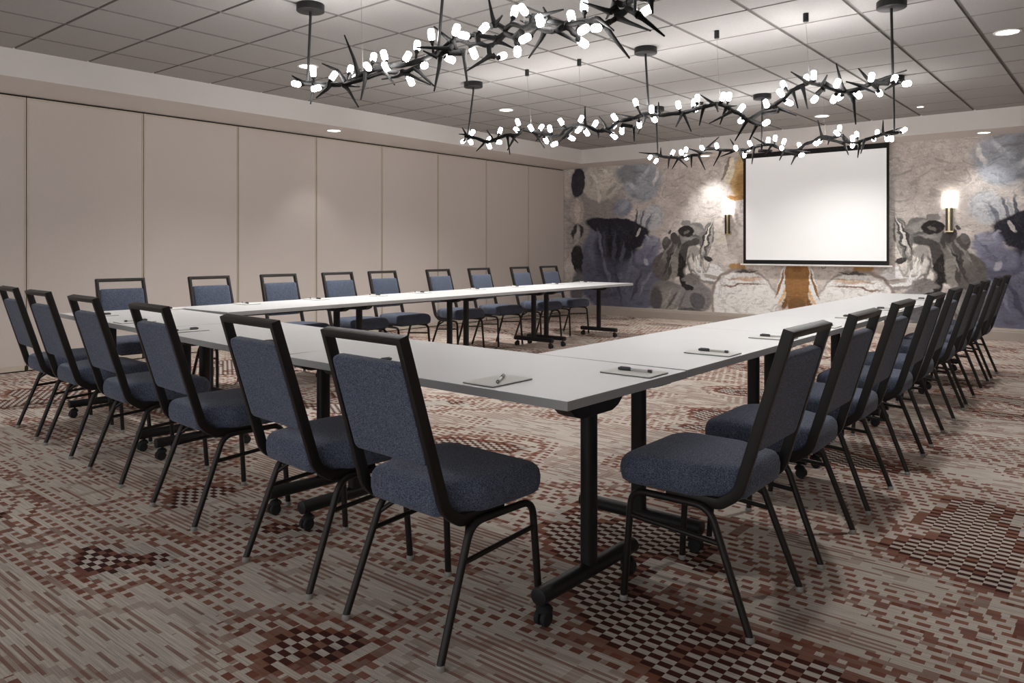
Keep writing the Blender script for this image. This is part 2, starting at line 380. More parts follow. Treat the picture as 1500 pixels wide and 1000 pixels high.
STROKES=[
(3.694,1.790,0.628,0.915,0,(0.335,0.303,0.293),0.50,1),
(3.527,2.432,0.454,0.332,0,(0.596,0.559,0.509),0.12,2),
(3.694,2.529,0.038,0.162,-30,(0.779,0.735,0.676),0.40,2),
(3.548,2.346,0.037,0.160,20,(0.357,0.335,0.308),0.40,2),
(3.404,2.546,0.037,0.159,-50,(0.834,0.788,0.726),0.40,2),
(3.323,2.299,0.036,0.159,40,(0.404,0.380,0.346),0.40,2),
(3.610,2.209,0.038,0.161,-15,(0.726,0.676,0.620),0.40,2),
(3.466,2.463,0.037,0.160,60,(0.283,0.263,0.245),0.40,2),
(3.404,2.442,0.245,0.139,-30,(0.744,0.692,0.627),0.30,2),
(2.714,2.386,0.363,0.336,0,(0.404,0.435,0.488),0.35,1),
(2.926,2.517,0.039,0.204,-30,(0.254,0.273,0.319),0.50,2),
(2.810,2.273,0.038,0.236,-60,(0.581,0.612,0.663),0.50,2),
(2.657,2.467,0.038,0.202,30,(0.627,0.659,0.702),0.50,2),
(2.543,2.226,0.038,0.166,50,(0.303,0.324,0.374),0.50,2),
(2.431,2.420,0.037,0.199,20,(0.834,0.815,0.815),0.50,2),
(2.733,2.135,0.038,0.202,-80,(0.283,0.298,0.351),0.50,2),
(2.600,2.346,0.038,0.167,-20,(0.468,0.495,0.549),0.50,2),
(2.619,2.263,0.189,0.167,0,(0.442,0.468,0.525),0.50,2),
(3.004,2.556,0.236,0.171,0,(0.293,0.303,0.334),0.40,2),
(2.468,1.741,0.187,0.216,-20,(0.627,0.643,0.680),0.35,1),
(3.083,1.928,0.206,0.164,0,(0.293,0.313,0.393),0.30,1),
(3.063,1.972,0.119,0.076,-20,(0.404,0.423,0.497),0.40,2),
(3.527,0.808,0.536,0.733,0,(0.130,0.136,0.194),0.20,1),
(3.083,0.679,0.753,0.581,0,(0.123,0.126,0.181),0.15,1),
(3.610,1.297,0.249,0.386,-5,(0.171,0.174,0.246),0.30,1),
(2.965,0.614,0.470,0.048,25,(0.218,0.222,0.304),0.50,2),
(3.202,0.401,0.600,0.042,-10,(0.090,0.092,0.139),0.50,2),
(2.695,0.689,0.305,0.054,40,(0.218,0.227,0.297),0.50,2),
(2.733,0.486,0.421,0.370,0,(0.149,0.153,0.214),0.35,1),
(3.404,0.984,0.245,0.382,-10,(0.085,0.087,0.132),0.40,2),
(2.817,1.726,0.024,0.175,10,(0.143,0.156,0.195),0.35,2),
(2.764,1.698,0.023,0.189,16,(0.468,0.495,0.540),0.35,2),
(2.710,1.677,0.023,0.195,20,(0.186,0.202,0.252),0.35,2),
(2.657,1.655,0.022,0.195,24,(0.596,0.612,0.658),0.35,2),
(2.600,1.634,0.022,0.180,28,(0.236,0.254,0.311),0.35,2),
(2.543,1.653,0.022,0.146,30,(0.468,0.488,0.540),0.35,2),
(3.202,1.571,0.681,0.172,8,(0.029,0.029,0.040),0.10,1),
(3.202,1.296,0.441,0.309,0,(0.034,0.034,0.049),0.40,1),
(3.569,1.297,0.037,0.245,-8,(0.171,0.174,0.240),0.45,2),
(3.466,1.157,0.037,0.314,-4,(0.071,0.073,0.107),0.45,2),
(3.356,1.366,0.036,0.277,-2,(0.020,0.020,0.027),0.45,2),
(3.263,1.192,0.036,0.293,4,(0.075,0.078,0.112),0.45,2),
(3.163,1.295,0.035,0.241,8,(0.024,0.024,0.034),0.45,2),
(3.063,1.158,0.035,0.205,16,(0.106,0.109,0.155),0.45,2),
(3.404,0.741,0.037,0.312,-16,(0.178,0.182,0.255),0.45,2),
(3.202,0.608,0.036,0.379,-10,(0.075,0.078,0.116),0.45,2),
(2.965,0.818,0.035,0.306,10,(0.186,0.190,0.264),0.45,2),
(2.810,0.551,0.034,0.270,22,(0.080,0.082,0.122),0.45,2),
(2.619,0.624,0.034,0.234,30,(0.236,0.240,0.318),0.45,2),
(2.829,1.362,0.232,0.169,-40,(0.024,0.024,0.034),0.10,2),
(2.638,1.410,0.133,0.084,50,(0.032,0.032,0.046),0.10,1),
(2.764,1.479,0.030,0.088,20,(0.612,0.581,0.566),0.25,2),
(2.506,1.259,0.169,0.160,0,(0.254,0.259,0.354),0.35,1),
(2.551,1.343,0.026,0.113,-40,(0.442,0.448,0.549),0.40,2),
(2.431,1.292,0.022,0.113,30,(0.143,0.146,0.205),0.40,2),
(2.487,1.326,0.104,0.074,-20,(0.368,0.374,0.474),0.40,2),
(2.619,1.092,0.227,0.134,0,(0.202,0.206,0.284),0.35,1),
(2.600,0.975,0.046,0.073,-10,(0.468,0.468,0.535),0.30,2),
(2.283,0.896,0.228,0.257,0,(0.143,0.130,0.123),0.10,1),
(2.210,0.405,0.346,0.263,0,(0.218,0.210,0.202),0.12,1),
(2.156,0.342,0.217,0.196,-20,(0.313,0.298,0.278),0.40,2),
(2.431,0.330,0.112,0.199,0,(0.112,0.106,0.112),0.30,1),
(1.748,0.391,0.383,0.240,0,(0.283,0.273,0.273),0.12,1),
(1.637,0.348,0.131,0.134,-20,(0.143,0.139,0.151),0.12,2),
(1.994,1.095,0.171,0.374,18,(0.080,0.073,0.071),0.08,1),
(2.156,1.160,0.080,0.229,25,(0.218,0.206,0.194),0.30,2),
(2.210,1.242,0.102,0.131,0,(0.100,0.092,0.090),0.15,1),
(2.210,1.160,0.018,0.203,30,(0.283,0.268,0.249),0.40,2),
(2.156,1.029,0.018,0.203,24,(0.058,0.054,0.054),0.40,2),
(2.094,1.095,0.018,0.202,22,(0.357,0.335,0.313),0.40,2),
(2.044,0.965,0.018,0.202,16,(0.047,0.044,0.044),0.40,2),
(2.001,1.128,0.018,0.201,20,(0.186,0.171,0.163),0.40,2),
(2.120,0.866,0.018,0.202,10,(0.313,0.293,0.273),0.40,2),
(2.210,0.963,0.018,0.203,16,(0.071,0.064,0.064),0.40,2),
(1.923,0.869,0.092,0.291,-8,(0.024,0.022,0.022),0.10,1),
(2.066,0.932,0.065,0.293,8,(0.293,0.278,0.254),0.40,2),
(1.713,0.841,0.163,0.173,0,(0.293,0.273,0.259),0.12,2),
(1.706,0.841,0.139,0.153,0,(0.834,0.779,0.726),0.12,2),
(1.748,0.872,0.028,0.115,-12,(0.346,0.324,0.303),0.30,2),
(1.748,0.696,0.156,0.080,0,(0.254,0.236,0.227),0.20,2),
(1.426,0.776,0.256,0.146,10,(0.324,0.303,0.283),0.10,2),
(1.419,0.808,0.243,0.132,10,(0.913,0.913,0.913),0.12,2),
(1.372,0.737,0.167,0.025,14,(0.468,0.429,0.392),0.30,2),
(1.616,1.034,0.227,0.242,0,(0.186,0.174,0.171),0.10,2),
(1.603,1.034,0.199,0.223,0,(0.744,0.701,0.659),0.12,2),
(1.661,1.097,0.034,0.160,-10,(0.293,0.273,0.259),0.30,2),
(1.558,1.002,0.027,0.139,12,(0.335,0.313,0.293),0.30,2),
(1.507,1.161,0.152,0.190,-20,(0.779,0.726,0.668),0.30,2),
(1.713,1.161,0.104,0.096,0,(0.404,0.380,0.357),0.30,2),
(1.473,1.335,0.102,0.317,15,(0.202,0.194,0.186),0.10,1),
(1.500,1.336,0.054,0.269,15,(0.523,0.495,0.461),0.30,2),
(1.456,1.035,0.084,0.038,20,(0.058,0.054,0.054),0.20,2),
(1.730,1.433,0.250,0.186,5,(0.245,0.236,0.227),0.10,1),
(1.748,1.465,0.160,0.020,8,(0.404,0.386,0.368),0.40,2),
(1.696,1.410,0.159,0.019,8,(0.156,0.149,0.146),0.40,2),
(1.748,1.360,0.160,0.019,8,(0.357,0.340,0.324),0.40,2),
(1.644,1.480,0.158,0.019,8,(0.171,0.163,0.156),0.40,2),
(1.514,1.383,0.014,0.291,20,(0.075,0.071,0.071),0.35,2),
(1.487,1.383,0.014,0.291,16,(0.779,0.744,0.701),0.35,2),
(1.453,1.383,0.014,0.290,14,(0.100,0.095,0.095),0.35,2),
(1.419,1.382,0.014,0.290,12,(0.468,0.442,0.416),0.35,2),
(1.713,1.033,0.017,0.109,-14,(0.194,0.182,0.174),0.40,2),
(1.637,0.970,0.017,0.109,-14,(0.913,0.910,0.852),0.40,2),
(1.568,1.066,0.017,0.108,-14,(0.245,0.227,0.218),0.40,2),
(1.671,0.873,0.018,0.108,-14,(0.913,0.913,0.913),0.40,2),
(1.524,0.908,0.017,0.107,-14,(0.468,0.442,0.416),0.40,2),
(1.582,0.843,0.017,0.108,-14,(0.913,0.913,0.910),0.40,2),
(2.210,0.372,0.026,0.165,30,(0.404,0.386,0.363),0.40,2),
(2.120,0.327,0.026,0.163,34,(0.136,0.130,0.130),0.40,2),
(2.030,0.364,0.025,0.163,30,(0.357,0.340,0.324),0.40,2),
(1.923,0.319,0.025,0.161,24,(0.186,0.178,0.178),0.40,2),
(1.713,1.513,0.174,0.070,5,(0.380,0.363,0.346),0.40,2),
(1.748,1.305,0.174,0.045,-15,(0.080,0.075,0.073),0.30,2),
(1.860,1.493,0.127,0.097,-10,(0.032,0.029,0.029),0.10,1),
(1.846,1.467,0.056,0.026,-20,(0.171,0.160,0.149),0.30,2),
(1.870,1.628,0.077,0.058,0,(0.293,0.273,0.263),0.20,2),
(2.066,1.388,0.086,0.078,0,(0.080,0.071,0.075),0.15,2),
(2.156,1.487,0.051,0.026,-30,(0.100,0.090,0.090),0.20,2),
(2.247,1.341,0.058,0.059,0,(0.156,0.146,0.143),0.20,2),
(1.817,0.549,0.098,0.051,10,(0.032,0.029,0.030),0.15,2),
(1.783,0.165,0.209,0.064,0,(0.136,0.130,0.136),0.30,2),
(1.239,1.381,0.072,0.125,-20,(0.676,0.627,0.537),0.40,2),
(0.883,2.344,0.191,0.338,8,(0.692,0.481,0.236),0.12,1),
(0.851,2.235,0.127,0.184,0,(0.468,0.273,0.112),0.40,2),
(1.092,2.480,0.065,0.248,14,(0.913,0.834,0.676),0.20,1),
(1.141,2.499,0.026,0.218,16,(0.293,0.254,0.210),0.25,2),
(0.962,2.041,0.160,0.043,10,(0.416,0.227,0.085),0.30,2),
(0.946,0.901,0.141,0.061,12,(0.468,0.283,0.117),0.20,2),
(0.857,0.372,0.546,0.533,0,(0.335,0.283,0.254),0.04,1),
(0.838,0.348,0.523,0.514,0,(0.913,0.913,0.891),0.05,1),
(0.867,0.626,0.350,0.015,-3,(0.293,0.202,0.156),0.50,2),
(0.803,0.842,0.221,0.015,-6,(0.100,0.090,0.090),0.50,2),
(0.851,0.734,0.286,0.016,-3,(0.468,0.357,0.293),0.60,2),
(0.756,0.721,0.188,0.042,0,(0.627,0.468,0.357),0.60,2),
(0.217,0.644,0.073,0.366,14,(0.913,0.913,0.891),0.10,1),
(0.135,0.646,0.009,0.365,12,(0.293,0.194,0.112),0.30,1),
(0.254,0.661,0.017,0.239,20,(0.335,0.171,0.067),0.30,1),
(0.217,0.479,0.022,0.165,22,(0.834,0.581,0.335),0.30,1),
(0.171,0.371,0.033,0.110,20,(0.245,0.112,0.044),0.30,2),
(0.036,0.633,0.140,0.470,0,(0.368,0.186,0.071),0.05,1),
(0.036,0.344,0.107,0.109,0,(0.210,0.112,0.047),0.50,2),
(4.068,2.445,0.164,0.268,0,(0.044,0.044,0.061),0.12,1),
(4.068,1.908,0.156,0.250,0,(0.523,0.455,0.416),0.15,2),
(4.068,1.908,0.061,0.214,0,(0.659,0.581,0.537),0.40,2),
(4.068,1.514,0.147,0.129,0,(0.051,0.047,0.051),0.15,2),
(4.068,1.443,0.061,0.178,0,(0.468,0.442,0.416),0.35,2),
(4.068,1.013,0.121,0.286,0,(0.034,0.033,0.036),0.15,1),
(4.068,0.476,0.147,0.322,0,(0.171,0.171,0.190),0.30,1)]
CHAND=[
dict(Y=3.270,
strands=[[(-4.612,3.251,2.387),(-4.480,3.242,2.362),(-4.245,3.200,2.318),(-4.196,3.283,2.330),(-4.102,3.301,2.357),(-3.985,3.282,2.373),(-3.903,3.306,2.388),(-3.773,3.335,2.396),(-3.520,3.245,2.353),(-3.415,3.262,2.366),(-3.232,3.216,2.365),(-3.121,3.196,2.363),(-3.104,3.213,2.395)],
[(-3.232,3.216,2.365),(-3.104,3.213,2.419),(-3.077,3.280,2.429),(-3.022,3.289,2.397),(-2.949,3.273,2.389),(-2.881,3.286,2.366),(-2.857,3.330,2.395),(-2.811,3.349,2.438),(-2.811,3.349,2.462),(-2.721,3.314,2.470),(-2.596,3.259,2.413),(-2.544,3.265,2.427)],
[(-4.196,3.283,2.325),(-3.939,3.284,2.339),(-3.852,3.345,2.369),(-3.583,3.263,2.315),(-3.456,3.249,2.319),(-3.373,3.262,2.342)],
[(-3.121,3.196,2.352),(-3.101,3.221,2.388),(-3.093,3.247,2.368),(-3.064,3.287,2.367)],
[(-3.121,3.196,2.350),(-3.081,3.275,2.360)],
[(-3.104,3.213,2.419),(-3.098,3.229,2.386)],
[(-2.949,3.273,2.389),(-2.949,3.273,2.435),(-2.860,3.325,2.416),(-2.811,3.349,2.438)],
[(-2.989,3.282,2.450),(-2.949,3.273,2.435)],
[(-2.881,3.286,2.366),(-2.878,3.291,2.314),(-2.866,3.314,2.312)],
[(-2.811,3.349,2.438),(-2.708,3.307,2.388),(-2.670,3.288,2.342)],
[(-2.708,3.307,2.388),(-2.625,3.267,2.398)],
[(-2.874,3.296,2.483),(-2.857,3.330,2.496),(-2.811,3.349,2.462)],
[(-2.544,3.265,2.427),(-2.549,3.262,2.456),(-2.544,3.265,2.461)],
[(-2.596,3.259,2.413),(-2.535,3.268,2.414),(-2.459,3.266,2.382),(-2.330,3.201,2.344),(-2.270,3.197,2.351),(-2.214,3.276,2.379),(-2.127,3.258,2.358),(-2.087,3.270,2.341),(-2.055,3.342,2.386),(-2.061,3.335,2.431),(-2.073,3.303,2.405)],
[(-2.459,3.266,2.428),(-2.343,3.207,2.382),(-2.270,3.197,2.355)],
[(-2.535,3.268,2.414),(-2.387,3.230,2.348),(-2.270,3.197,2.341),(-2.248,3.244,2.312),(-2.234,3.268,2.350)],
[(-2.055,3.342,2.386),(-1.993,3.336,2.414),(-1.981,3.329,2.441),(-1.897,3.279,2.435),(-1.830,3.281,2.411)],
[(-2.065,3.328,2.409),(-2.015,3.346,2.405),(-1.993,3.336,2.414),(-1.895,3.278,2.350)],
[(-2.061,3.335,2.462),(-2.029,3.349,2.445),(-1.981,3.329,2.441)]],
spikes=[[(-4.612,3.251,2.387),(-4.612,3.251,2.387),(-4.906,3.355,2.501)],
[(-4.480,3.242,2.362),(-4.480,3.242,2.338),(-4.361,3.128,2.191)],
[(-4.245,3.200,2.318),(-4.235,3.204,2.308),(-4.272,3.109,2.217)],
[(-4.196,3.283,2.325),(-4.190,3.290,2.325),(-4.001,3.249,2.143)],
[(-4.196,3.283,2.325),(-4.196,3.283,2.325),(-4.173,3.400,2.327)],
[(-4.177,3.287,2.335),(-4.196,3.283,2.400),(-4.554,3.367,2.541)],
[(-4.055,3.294,2.363),(-4.066,3.295,2.420),(-4.168,3.264,2.655)],
[(-3.969,3.287,2.376),(-3.957,3.281,2.364),(-3.929,3.210,2.178)],
[(-3.852,3.345,2.369),(-3.852,3.345,2.378),(-3.615,3.223,2.235)],
[(-3.583,3.263,2.315),(-3.583,3.263,2.298),(-3.835,3.309,2.315)],
[(-3.583,3.263,2.315),(-3.577,3.261,2.315),(-3.288,3.217,2.189)],
[(-3.456,3.249,2.319),(-3.456,3.249,2.317),(-3.328,3.291,2.197)],
[(-3.188,3.208,2.364),(-3.180,3.198,2.333),(-3.108,3.071,2.103)],
[(-3.773,3.335,2.396),(-3.773,3.335,2.396),(-3.904,3.284,2.438)],
[(-3.118,3.199,2.369),(-3.119,3.196,2.374),(-3.272,3.070,2.382)],
[(-3.165,3.204,2.364),(-3.165,3.195,2.313),(-3.205,3.077,2.351)],
[(-3.103,3.216,2.412),(-3.104,3.213,2.411),(-3.315,3.274,2.556)],
[(-2.860,3.325,2.416),(-2.863,3.319,2.412),(-3.019,3.235,2.451)],
[(-3.070,3.279,2.367),(-3.077,3.280,2.368),(-2.996,3.231,2.143)],
[(-2.876,3.295,2.314),(-2.874,3.296,2.314),(-2.949,3.170,2.212)],
[(-2.857,3.330,2.395),(-2.854,3.335,2.398),(-2.788,3.395,2.361)],
[(-2.864,3.317,2.491),(-2.866,3.314,2.494),(-2.973,3.385,2.700)],
[(-2.864,3.317,2.491),(-2.863,3.319,2.494),(-2.761,3.263,2.512)],
[(-2.554,3.263,2.424),(-2.549,3.262,2.422),(-2.676,3.322,2.483)],
[(-2.544,3.265,2.461),(-2.544,3.265,2.461),(-2.276,3.175,2.428)],
[(-2.413,3.243,2.410),(-2.409,3.243,2.410),(-2.483,3.279,2.506)],
[(-2.459,3.266,2.382),(-2.452,3.264,2.368),(-2.659,3.375,2.280)],
[(-2.356,3.214,2.352),(-2.350,3.211,2.345),(-2.287,3.310,2.290)],
[(-2.162,3.265,2.366),(-2.157,3.265,2.405),(-1.981,3.187,2.269)],
[(-2.087,3.270,2.341),(-2.087,3.270,2.330),(-1.921,3.235,2.134)],
[(-2.055,3.342,2.386),(-2.046,3.348,2.375),(-1.798,3.223,2.243)],
[(-1.895,3.278,2.350),(-1.895,3.278,2.350),(-1.814,3.393,2.256)],
[(-2.073,3.303,2.405),(-2.073,3.303,2.406),(-2.187,3.218,2.459)],
[(-2.061,3.335,2.462),(-2.065,3.328,2.451),(-2.156,3.394,2.407)],
[(-1.830,3.281,2.411),(-1.830,3.281,2.411),(-1.777,3.205,2.319)]],
bulbs=[[(-4.612,3.251,2.387),(-4.607,3.188,2.370)],
[(-4.480,3.242,2.362),(-4.457,3.220,2.436)],
[(-4.339,3.217,2.336),(-4.354,3.174,2.305)],
[(-4.292,3.208,2.327),(-4.268,3.246,2.385)],
[(-4.177,3.287,2.335),(-4.226,3.360,2.442)],
[(-4.140,3.294,2.346),(-4.166,3.352,2.375)],
[(-3.919,3.301,2.385),(-3.894,3.239,2.392)],
[(-3.936,3.296,2.382),(-3.974,3.354,2.486)],
[(-3.799,3.329,2.394),(-3.809,3.307,2.464)],
[(-3.799,3.329,2.394),(-3.804,3.318,2.389)],
[(-3.621,3.281,2.370),(-3.589,3.303,2.419)],
[(-3.532,3.257,2.317),(-3.525,3.274,2.261)],
[(-3.373,3.262,2.342),(-3.353,3.231,2.317)],
[(-3.457,3.255,2.361),(-3.477,3.286,2.465)],
[(-3.269,3.226,2.365),(-3.262,3.200,2.477)],
[(-3.188,3.208,2.364),(-3.172,3.260,2.335)],
[(-3.104,3.213,2.419),(-3.049,3.189,2.464)],
[(-2.989,3.282,2.450),(-3.016,3.224,2.438)],
[(-3.022,3.289,2.397),(-3.019,3.306,2.356)],
[(-2.981,3.280,2.447),(-2.955,3.324,2.489)],
[(-2.866,3.314,2.312),(-2.875,3.394,2.328)],
[(-2.670,3.288,2.342),(-2.652,3.266,2.295)],
[(-2.505,3.261,2.401),(-2.546,3.205,2.335)],
[(-2.757,3.328,2.467),(-2.752,3.361,2.553)],
[(-2.549,3.262,2.456),(-2.558,3.202,2.487)],
[(-2.476,3.253,2.388),(-2.469,3.231,2.416)],
[(-2.248,3.229,2.362),(-2.273,3.244,2.405)],
[(-2.214,3.276,2.379),(-2.238,3.311,2.468)],
[(-2.162,3.265,2.366),(-2.178,3.222,2.319)],
[(-2.248,3.244,2.312),(-2.242,3.299,2.280)],
[(-2.095,3.268,2.344),(-2.088,3.199,2.304)],
[(-1.915,3.290,2.363),(-1.884,3.330,2.380)]],
rods=[(-4.560,3.270,3.247,2.377),(-3.220,3.270,3.212,2.365),(-1.920,3.270,3.290,2.363)],
cables=[(-4.000,3.270,3.286,2.370),(-2.600,3.270,3.259,2.413)]),
dict(Y=5.830,
strands=[[(-5.409,5.812,2.372),(-5.238,5.778,2.336),(-5.106,5.806,2.288),(-4.944,5.794,2.313),(-4.817,5.770,2.328),(-4.714,5.800,2.322),(-4.680,5.837,2.374),(-4.634,5.876,2.363),(-4.463,5.870,2.323),(-4.350,5.850,2.293),(-4.249,5.870,2.285),(-4.182,5.884,2.343),(-4.023,5.839,2.353),(-3.864,5.773,2.312),(-3.758,5.779,2.265),(-3.662,5.811,2.275),(-3.552,5.794,2.326),(-3.410,5.811,2.342),(-3.328,5.894,2.387),(-3.189,5.871,2.353),(-3.050,5.850,2.350),(-2.969,5.870,2.351),(-2.875,5.844,2.354),(-2.745,5.772,2.359),(-2.677,5.758,2.359),(-2.627,5.782,2.374),(-2.566,5.816,2.351),(-2.506,5.813,2.307),(-2.433,5.798,2.269),(-2.375,5.814,2.222),(-2.293,5.901,2.289),(-2.213,5.892,2.320),(-2.118,5.844,2.351),(-2.061,5.838,2.395),(-2.023,5.848,2.419),(-1.952,5.849,2.444),(-1.898,5.819,2.449),(-1.838,5.777,2.422),(-1.778,5.751,2.399),(-1.715,5.789,2.367),(-1.641,5.830,2.347),(-1.535,5.816,2.357),(-1.479,5.868,2.392),(-1.419,5.910,2.411),(-1.350,5.875,2.398),(-1.288,5.832,2.369)],
[(-4.216,5.880,2.255),(-4.098,5.869,2.333)],
[(-3.512,5.785,2.293),(-3.410,5.811,2.270)],
[(-2.379,5.811,2.222),(-2.326,5.872,2.190),(-2.293,5.901,2.192)],
[(-2.293,5.901,2.273),(-2.154,5.860,2.273)],
[(-1.829,5.771,2.346),(-1.786,5.752,2.376)],
[(-1.641,5.830,2.354),(-1.592,5.819,2.291)],
[(-1.479,5.868,2.397),(-1.450,5.899,2.364)],
[(-1.786,5.752,2.421),(-1.701,5.804,2.362)],
[(-1.458,5.893,2.394),(-1.372,5.891,2.381)]],
spikes=[[(-5.409,5.812,2.372),(-5.395,5.808,2.381),(-5.536,5.886,2.487)],
[(-5.375,5.805,2.365),(-5.373,5.801,2.385),(-5.575,5.878,2.422)],
[(-5.132,5.801,2.298),(-5.125,5.802,2.296),(-5.222,5.761,2.198)],
[(-5.041,5.802,2.298),(-5.029,5.809,2.302),(-5.039,5.716,2.392)],
[(-4.817,5.770,2.328),(-4.817,5.770,2.312),(-4.879,5.887,2.150)],
[(-4.735,5.794,2.323),(-4.728,5.789,2.312),(-4.800,5.750,2.171)],
[(-4.776,5.782,2.326),(-4.774,5.771,2.321),(-4.745,5.853,2.250)],
[(-4.566,5.874,2.347),(-4.558,5.888,2.341),(-4.470,5.924,2.184)],
[(-4.440,5.866,2.317),(-4.439,5.864,2.320),(-4.608,5.963,2.269)],
[(-4.330,5.854,2.291),(-4.331,5.850,2.282),(-4.252,5.744,2.179)],
[(-4.182,5.884,2.343),(-4.182,5.884,2.343),(-4.503,5.970,2.379)],
[(-4.150,5.875,2.345),(-4.136,5.880,2.357),(-4.069,5.993,2.329)],
[(-3.896,5.786,2.320),(-3.903,5.786,2.334),(-3.975,5.893,2.527)],
[(-3.758,5.779,2.265),(-3.758,5.779,2.263),(-3.832,5.905,2.222)],
[(-3.681,5.805,2.273),(-3.679,5.809,2.289),(-3.827,5.904,2.418)],
[(-3.720,5.792,2.269),(-3.724,5.795,2.273),(-3.512,5.717,2.195)],
[(-3.410,5.811,2.342),(-3.421,5.802,2.352),(-3.627,5.864,2.413)],
[(-3.410,5.811,2.270),(-3.410,5.811,2.270),(-3.448,5.888,2.154)],
[(-3.361,5.861,2.369),(-3.371,5.861,2.396),(-3.299,5.926,2.337)],
[(-3.328,5.894,2.387),(-3.328,5.894,2.372),(-3.477,5.998,2.236)],
[(-3.189,5.871,2.353),(-3.197,5.874,2.360),(-3.234,5.939,2.483)],
[(-2.969,5.870,2.351),(-2.969,5.870,2.346),(-2.972,5.753,2.218)],
[(-2.969,5.870,2.351),(-2.969,5.870,2.363),(-2.953,5.998,2.205)],
[(-2.731,5.769,2.359),(-2.731,5.766,2.356),(-2.807,5.848,2.224)],
[(-2.627,5.782,2.374),(-2.627,5.782,2.367),(-2.591,5.732,2.296)],
[(-2.554,5.815,2.342),(-2.559,5.817,2.343),(-2.668,5.941,2.229)],
[(-2.647,5.772,2.368),(-2.646,5.768,2.372),(-2.793,5.827,2.474)],
[(-2.566,5.816,2.351),(-2.558,5.817,2.352),(-2.429,5.715,2.322)],
[(-2.506,5.813,2.307),(-2.506,5.813,2.302),(-2.725,5.861,2.234)],
[(-2.379,5.811,2.222),(-2.379,5.811,2.222),(-2.508,5.871,2.072)],
[(-2.326,5.872,2.190),(-2.326,5.872,2.190),(-2.432,5.974,2.078)],
[(-2.213,5.892,2.320),(-2.213,5.892,2.320),(-2.009,5.842,2.217)],
[(-2.038,5.844,2.409),(-2.037,5.844,2.407),(-2.028,5.936,2.287)],
[(-1.966,5.848,2.439),(-1.963,5.852,2.431),(-1.910,5.800,2.248)],
[(-1.920,5.831,2.447),(-1.917,5.831,2.452),(-2.014,5.738,2.532)],
[(-1.790,5.756,2.404),(-1.786,5.752,2.411),(-1.715,5.624,2.443)],
[(-1.656,5.822,2.351),(-1.664,5.827,2.356),(-1.699,5.780,2.553)],
[(-1.592,5.819,2.291),(-1.592,5.819,2.301),(-1.564,5.778,2.095)],
[(-1.524,5.826,2.364),(-1.529,5.818,2.371),(-1.621,5.740,2.403)],
[(-1.535,5.816,2.357),(-1.529,5.818,2.362),(-1.426,5.747,2.298)],
[(-1.479,5.868,2.397),(-1.493,5.850,2.411),(-1.583,5.918,2.524)],
[(-1.431,5.901,2.407),(-1.439,5.906,2.413),(-1.241,5.817,2.441)],
[(-1.300,5.840,2.375),(-1.308,5.843,2.369),(-1.361,5.741,2.309)]],
bulbs=[[(-5.409,5.812,2.372),(-5.494,5.855,2.335)],
[(-5.375,5.805,2.365),(-5.352,5.841,2.408)],
[(-5.375,5.805,2.365),(-5.380,5.844,2.323)],
[(-5.132,5.801,2.298),(-5.137,5.868,2.328)],
[(-5.106,5.806,2.288),(-5.111,5.832,2.256)],
[(-4.976,5.797,2.308),(-4.978,5.849,2.389)],
[(-5.009,5.799,2.303),(-5.005,5.855,2.284)],
[(-4.680,5.837,2.374),(-4.678,5.769,2.435)],
[(-4.694,5.822,2.353),(-4.749,5.836,2.378)],
[(-4.566,5.874,2.347),(-4.573,5.842,2.377)],
[(-4.531,5.872,2.339),(-4.520,5.931,2.389)],
[(-4.330,5.854,2.291),(-4.317,5.806,2.340)],
[(-4.440,5.866,2.317),(-4.444,5.909,2.260)],
[(-4.216,5.880,2.255),(-4.270,5.820,2.196)],
[(-4.169,5.876,2.286),(-4.149,5.919,2.253)],
[(-4.182,5.884,2.343),(-4.209,5.842,2.399)],
[(-4.023,5.839,2.353),(-3.992,5.850,2.403)],
[(-3.959,5.813,2.337),(-3.973,5.789,2.298)],
[(-3.928,5.799,2.328),(-3.923,5.838,2.276)],
[(-3.822,5.775,2.293),(-3.807,5.805,2.333)],
[(-3.552,5.794,2.326),(-3.571,5.761,2.360)],
[(-3.640,5.808,2.285),(-3.641,5.857,2.307)],
[(-3.662,5.811,2.275),(-3.635,5.847,2.217)],
[(-3.512,5.785,2.293),(-3.525,5.806,2.252)],
[(-3.377,5.844,2.360),(-3.400,5.893,2.301)],
[(-3.361,5.861,2.369),(-3.411,5.854,2.485)],
[(-3.272,5.885,2.373),(-3.267,5.873,2.410)],
[(-3.272,5.885,2.373),(-3.270,5.922,2.339)],
[(-2.985,5.866,2.351),(-2.978,5.813,2.405)],
[(-2.849,5.829,2.355),(-2.854,5.847,2.411)],
[(-2.823,5.815,2.356),(-2.818,5.833,2.442)],
[(-2.849,5.829,2.355),(-2.845,5.864,2.365)],
[(-2.603,5.795,2.365),(-2.566,5.770,2.415)],
[(-2.554,5.815,2.342),(-2.516,5.769,2.409)],
[(-2.462,5.804,2.284),(-2.438,5.829,2.318)],
[(-2.410,5.804,2.250),(-2.442,5.838,2.227)],
[(-2.245,5.895,2.308),(-2.256,5.886,2.338)],
[(-2.293,5.901,2.192),(-2.256,5.874,2.190)],
[(-2.061,5.838,2.395),(-2.120,5.885,2.469)],
[(-2.095,5.842,2.369),(-2.114,5.810,2.392)],
[(-2.107,5.843,2.360),(-2.084,5.884,2.332)],
[(-1.862,5.794,2.433),(-1.857,5.773,2.485)],
[(-1.952,5.849,2.444),(-1.950,5.884,2.492)],
[(-1.829,5.771,2.346),(-1.835,5.731,2.303)],
[(-1.718,5.794,2.374),(-1.695,5.783,2.403)],
[(-1.701,5.804,2.362),(-1.728,5.833,2.310)],
[(-1.656,5.822,2.351),(-1.700,5.872,2.323)],
[(-1.577,5.821,2.353),(-1.570,5.852,2.323)],
[(-1.490,5.857,2.385),(-1.467,5.809,2.420)],
